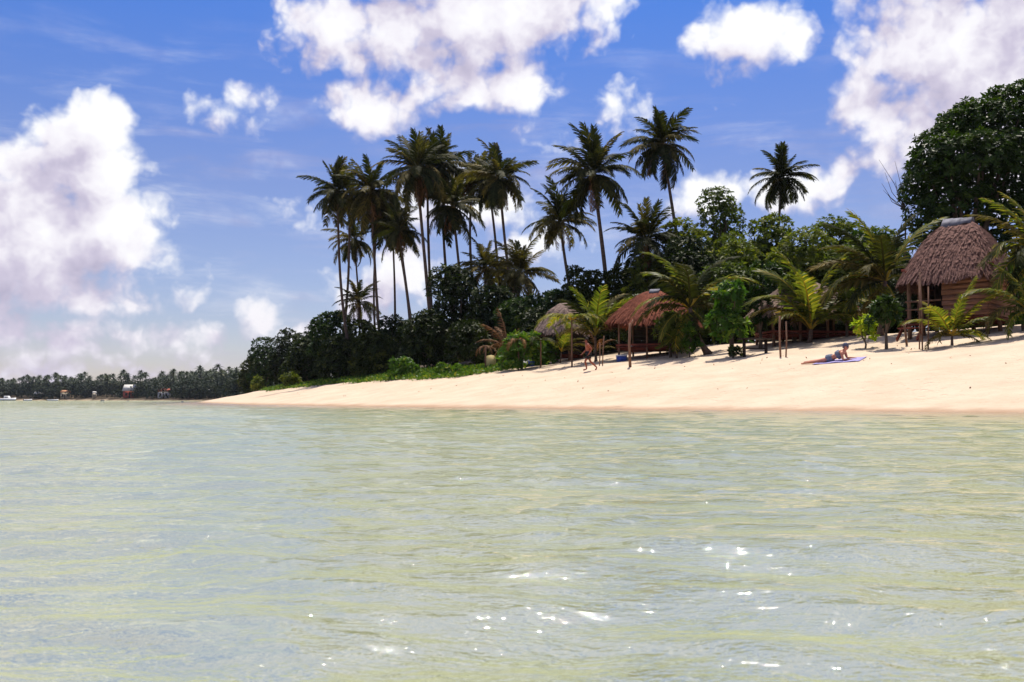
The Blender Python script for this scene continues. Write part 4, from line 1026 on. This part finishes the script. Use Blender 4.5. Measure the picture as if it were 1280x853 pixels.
# shrubs on the sand
SHR = [
    ('tall leafy shrub with bright green leaves right of the curved leaning palm', 915, 330, 31, 446, 'bright', .30, 1, .12, 'beach shrubs'),
    ('bright yellow-green bush standing alone right of the sunbather', 1081, 394, 14, 436, 'lime', .24, 2, .18, 'beach shrubs'),
    ('dark green shrub between the yellow-green bush and the raised hut', 1108, 358, 22, 437, 'bigleaf', .26, 3, .28, 'beach shrubs'),
    ('small dark shrub at the right corner of the red-brown hut', 862, 400, 13, 447, 'bright', .24, 4, .15, 'beach shrubs'),
    ('green shrub at the right edge of the photo below the hanging fronds', 1280, 330, 16, 414, 'bright', .26, 5, .1, 'beach shrubs'),
    ('bright bush at the foot of the dark thicket below the slanting pale trunk', 504, 446, 22, 473, 'creeper', .28, 6, 0, 'dune bushes'),
    ('green bush behind the stakes left of the mauve-grey hut', 652, 402, 32, 462, 'creeper', .30, 7, 0, 'dune bushes'),
    ('low green bush right of the pale cool box', 682, 424, 18, 456, 'creeper', .28, 8, 0, 'dune bushes'),
    ('low olive bush at the left end of the grass strip', 365, 456, 16, 484, 'midleaf', .30, 9, 0, 'dune bushes'),
    ('reddish-green small bush near the red tent', 322, 470, 10, 489, 'midleaf', .30, 10, 0, 'dune bushes'),
    ('yellow-leaved low bush at the middle of the creeper strip', 560, 452, 22, 470, 'creeper', .26, 11, 0, 'dune bushes'),
    ('small sapling with a thin stem below the tall leafy shrub', 918, 432, 10, 448, 'bush', .20, 12, .2, 'beach shrubs'),
]
for (lab, cx, top, hw, by, mt, lf, sd_i, bot, grp) in SHR:
    leafy(lab, cx, top, hw, None, mt, lf, 'leafy_shrub', 'shrub', grp, 40 + sd_i, by=by, bot=bot, dens=12, rmin=.35, rmax=.8)

# ------------------------------------------------------------------ creeping dune plants: nobody could count them
def ground_leaves(name, pts, leaf, hgt, seed, mat, label=None):
    g = np.random.default_rng(seed); n = len(pts); p = np.asarray(pts) + np.stack([g.normal(0, .05, n), g.normal(0, .05, n), g.uniform(0, 1, n) ** 1.4 * hgt], -1)
    d = g.normal(size=(n, 3)); d[:, 2] = np.abs(d[:, 2]) * .8 + .15; d /= np.linalg.norm(d, axis=1)[:, None]; s = np.cross(d, g.normal(size=(n, 3))); s /= np.linalg.norm(s, axis=1)[:, None]
    l = (leaf * g.uniform(.6, 1.3, n))[:, None]; w = l * .5
    V = np.stack([p, p + d * l * .5 + s * w * .5, p + d * l, p + d * l * .5 - s * w * .5], 1).reshape(-1, 3); i = np.arange(n) * 4
    me = mesh_np(name, V, np.stack([i, i + 1, i + 2, i + 3], -1), None, mat, {'tint': np.repeat(np.clip(g.normal(.45, .25, n), 0, 1), 4)})
    return props(link(name, me), label, None, None, 'stuff')


ex = [335, 360, 400, 440, 480, 520, 560, 600, 625]; ey = [487, 485, 480, 477, 474, 471.5, 469.5, 465.5, 464]
g = np.random.default_rng(12); pts = []
for k in range(420):
    x = g.uniform(332, 622); e = at(x, float(np.interp(x, ex, ey))); dd = np.array([.87, .49]); m = 90
    w = np.interp(x, [332, 360, 480, 622], [2, 4, 3.6, 3.4]); t = g.uniform(-.25 + .25 * math.sin(x * .4), 1, m) * w; sp = g.normal(0, .5, m)
    X = e.x + dd[0] * t - dd[1] * sp * 1.4; Yv = e.y + dd[1] * t + dd[0] * sp * 1.4
    pts.append(np.stack([X, Yv, gz(X, Yv)], -1))
ground_leaves('grass', np.vstack(pts), .24, .20, 5, M['creeper'], 'bright green creeping plants along the top of the sand')
# dry leaf litter on the upper sand
pts = []
for k in range(1500):
    x = g.uniform(315, 1270); X0 = P(x, 470, 1.0); Yv = g.uniform(24, 120); X = X0.x * Yv
    p = float(sdist(np.array([X]), np.array([Yv]))[0])
    if 3 < p < 16 and g.random() < (.25 if p < 8 else .8): pts.append((X, Yv, gz1(X, Yv) + .005))
ground_leaves('leaf_litter', np.array(pts), .09, .012, 6, M['frond_dead'], 'dry brown leaves scattered over the sand')

g = np.random.default_rng(15); lb = []
for k in range(6500):
    px_ = g.uniform(318, 2000); Yv = g.uniform(30, 150); X = (px_ - 640) / F * Yv; p = float(sdist(np.array([X]), np.array([Yv]))[0])
    lo = np.interp(px_, [318, 480, 600, 1000, 1280], [17, 22, 24, 25, 27])
    if lo < p < lo + 9 and len(lb) < 290: r = g.uniform(1.0, 1.7) * (1.5 if px_ > 1340 else 1.0); lb.append((X, Yv, gz1(X, Yv) + r * .6, r * 1.3, r * 1.3, r))
props(link('undergrowth', crown_mesh(lb, .40, 98, M['bush'], 7, inner=.3)), 'dark undergrowth under the trees behind the beach', None, None, 'stuff')

# ------------------------------------------------------------------ the far shore
def far_palm_mesh(seed):
    g = np.random.default_rng(seed); h = g.uniform(10, 13.5); mb = MB(); mb.tube([(0, 0, -1), (g.normal(0, .4), 0, h * .5), (g.normal(0, .5), 0, h)], [.22, .17, .14], 5, False)
    t = [np.full(mb.n, .2)]
    for k in range(22):
        a = k * 2.4 + g.uniform(0, .5); el = math.radians(80 - 110 * k / 22); c = np.array([0, 0, h]); L = g.uniform(2.6, 3.6); d = np.array([math.cos(a) * math.cos(el), math.sin(a) * math.cos(el), math.sin(el)])
        s = np.array([-math.sin(a), math.cos(a), 0]); m_ = c + d * L * .5; e = c + d * L + np.array([0, 0, -L * .35]); w = .42
        mb.add([c, m_ + s * w - (0, 0, .25), m_ + (0, 0, .05), m_ - s * w - (0, 0, .25), e], [(0, 1, 2, 3)], [(1, 4, 2), (2, 4, 3)]); t.append(np.full(5, np.clip(g.normal(.45, .2), 0, 1)))
    return mesh_np('far_palm', np.vstack(mb.v), np.vstack(mb.q), np.vstack(mb.t), M['far'], {'tint': np.concatenate(t)})


g = np.random.default_rng(21)
FP = [far_palm_mesh(60 + k) for k in range(5)]
FT = [crown_mesh(dome_lobes(8 + k, 7, 7.5, g, 9, 1.5, 2.6) + [(0, 0, 3, 3.2, 3, 2.8)], .8, 80 + k, M['far'], 7, inner=.4) for k in range(4)]
cnt = [0, 0]
for k in range(14000):
    Yv = g.uniform(330, 700); u = g.uniform(-.56, -.22); X = u * Yv; p = float(sdist(np.array([X]), np.array([Yv]))[0])
    if not 5 < p < 75: continue
    pal = g.random() < .55
    if pal and (p < 9 or cnt[0] >= 270): continue
    if not pal and cnt[1] >= 200: continue
    me = FP[int(g.integers(5))] if pal else FT[int(g.integers(4))]; cnt[0 if pal else 1] += 1
    o = link('far_palm' if pal else 'far_tree', me, None, (X, Yv, gz1(X, Yv) - .2)); s = g.uniform(.66, .95) if pal else g.uniform(.7, 1.15)
    o.scale = (s, s, s); o.rotation_euler = (0, 0, g.uniform(0, 6.28))
    props(o, 'distant coconut palm in the dark tree line across the lagoon' if pal else 'distant bushy tree in the dark tree line across the lagoon', 'palm' if pal else 'tree', 'palms on the far shore' if pal else 'trees on the far shore')
lb = []
for k in range(2600):
    Yv = g.uniform(300, 720); u = g.uniform(-.75, -.20); X = u * Yv; p = float(sdist(np.array([X]), np.array([Yv]))[0])
    if 4 < p < 80 and len(lb) < 420: r = g.uniform(2.4, 5.2); lb.append((X, Yv, gz1(X, Yv) + r * .7, r * 1.3, r * 1.3, r))
props(link('far_wood', crown_mesh(lb, 1.0, 99, M['far'], 6, inner=.3)), 'dark undergrowth of the wood across the lagoon', None, None, 'stuff')


def far_house(label, px, pyr, hw, hr, hwall, roofm, wallm, Y, rz=.15):
    b = P(px, 497, Y); b.z = gz1(b.x, b.y); t = P(px, pyr, Y); s = Y / F; root = thing('beach_house', label, 'house', b, 'houses on the far shore', rz)
    w = hw * 2 * s; d = w * .7; H = t.z - b.z; rh = hr * s; zw = H - rh
    mb = MB(); mb.box((0, 0, zw / 2), (w * .86, d * .8, zw)); mb.build('wall', M[wallm], root)
    mb = MB(); V = [(x * w / 2, y * d / 2, zw) for x, y in ((-1, -1), (1, -1), (1, 1), (-1, 1))] + [(-w * .42, 0, H), (w * .42, 0, H)]
    mb.add(V, [(0, 1, 5, 4), (2, 3, 4, 5), (3, 2, 1, 0)], [(1, 2, 5), (3, 0, 4)]); mb.build('roof', M[roofm], root)
    for k in (-1, 1):
        mb = MB(); mb.box((k * w * .22, -d * .4 - .03, zw * .55), (w * .14, .08, zw * .4)); mb.build('window', M['dark'], root)
    mb = MB(); mb.box((0, -d * .4 - .03, zw * .36), (w * .1, .08, zw * .72)); mb.build('door', M['dark'], root)


def edgeY(px, p0=12):
    Ys = np.linspace(300, 720, 900); d = ray(px, 497); pp = sdist(d[0] / d[1] * Ys, Ys); i = np.argmax(pp > p0); return float(Ys[i])


far_house('far house with a big pale grey slanting roof', 163, 481, 9, 8, 4, 'greyroof', 'redroof', edgeY(163, 9))
far_house('far house with a rust-red roof over a bright white front', 205, 486, 8, 4, 5, 'redroof', 'white', edgeY(205, 8))
far_house('far house with an orange-brown roof and cream walls', 82, 488, 6, 3, 4, 'orange', 'cream', edgeY(82, 8))
far_house('far low house with a pale roof at the left', 48, 490, 5, 3, 2, 'greyroof', 'dark', edgeY(48, 8))
far_house('tiny far hut with a pale roof between the orange and the grey roofed houses', 118, 489.5, 2.5, 2, 3, 'greyroof', 'cream', edgeY(118, 8))
far_house('tiny far hut with white walls left of the red tent', 263, 486.5, 3, 2, 3, 'white', 'dark', edgeY(263, 8))


def boat(label, px, Y, L, h, cabin):
    b = P(px, 500, Y); b.z = -.12; root = thing('moored_boat', label, 'boat', b, 'boats moored across the lagoon', .1)
    n = 11; xs = np.linspace(-L / 2, L / 2, n); V = []; 
    for i, x in enumerate(xs):
        u = i / (n - 1); wv = L * .16 * (1 - max(0, u - .45) ** 2 * 3.2) * (.8 + .2 * min(1, u * 4)); sh = h * (1 + .25 * u * u)
        V += [(x, -wv, sh), (x * .96, -wv * .55, 0), (x * .96, wv * .55, 0), (x, wv, sh), (x * .98, wv * .85, sh - .12), (x * .98, -wv * .85, sh - .12)]
    q = [(i * 6 + a, i * 6 + (a + 1) % 6, i * 6 + 6 + (a + 1) % 6, i * 6 + 6 + a) for i in range(n - 1) for a in range(6)] + [(5, 2, 1, 0), (5, 4, 3, 2), (60, 61, 62, 65), (62, 63, 64, 65)]
    mb = MB(); mb.add(V, q); mb.build('hull', M['white'], root)
    if cabin:
        mb = MB(); c = h; V = [(x * L, y * L * .11 * f, z) for z, f in ((c - .1, 1), (c + h * .9, .85)) for x, y in ((-.22, -1), (.14 if z < c else .06, -1), (.14 if z < c else .06, 1), (-.22, 1))]
        mb.add(V, [(0, 1, 5, 4), (1, 2, 6, 5), (2, 3, 7, 6), (3, 0, 4, 7), (4, 5, 6, 7)]); mb.build('cabin', M['white'], root)
        mb = MB()
        for s in (-1, 1): mb.box((-.06 * L, s * L * .107, c + h * .45), (L * .2, .04, h * .35))
        mb.build('window', M['dark'], root)
    mb = MB(); mb.box((-L * .5 - .1, 0, h * .7), (.25, .35, h * .8), None); mb.build('engine', M['dark'], root)


boat('largest white boat with a cabin moored at the far left', 10, 330, 5.2, .9, True)
boat('low white open boat just right of the cabin boat', 35, 330, 2.6, .55, False)
boat('low white open boat further right below the orange-roofed house', 66, 330, 3.6, .5, False)

for i, (px, Y, r) in enumerate(((128, 300, .7), (228, 240, .35), (160, 290, .4))):
    g2 = np.random.default_rng(i + 5); b = P(px, 501, Y); b.z = -.1; bmm = bmesh.new(); bmesh.ops.create_icosphere(bmm, subdivisions=3, radius=r)
    for v in bmm.verts: v.co *= 1 + .22 * math.sin(v.co.x * 5 / r + i) * math.sin(v.co.y * 4 / r) + g2.normal(0, .03); v.co.z *= .6
    me = bpy.data.meshes.new('rock'); bmm.to_mesh(me); bmm.free(); me.materials.append(M['rock']); o = link('rock', me, None, b)
    props(o, ('largest dark rock breaking the water below the tiny far hut', 'small dark rock in the water just left of the sand tip', 'small dark rock in the water below the grey-roofed far house')[i], 'rock', 'rocks in the lagoon')
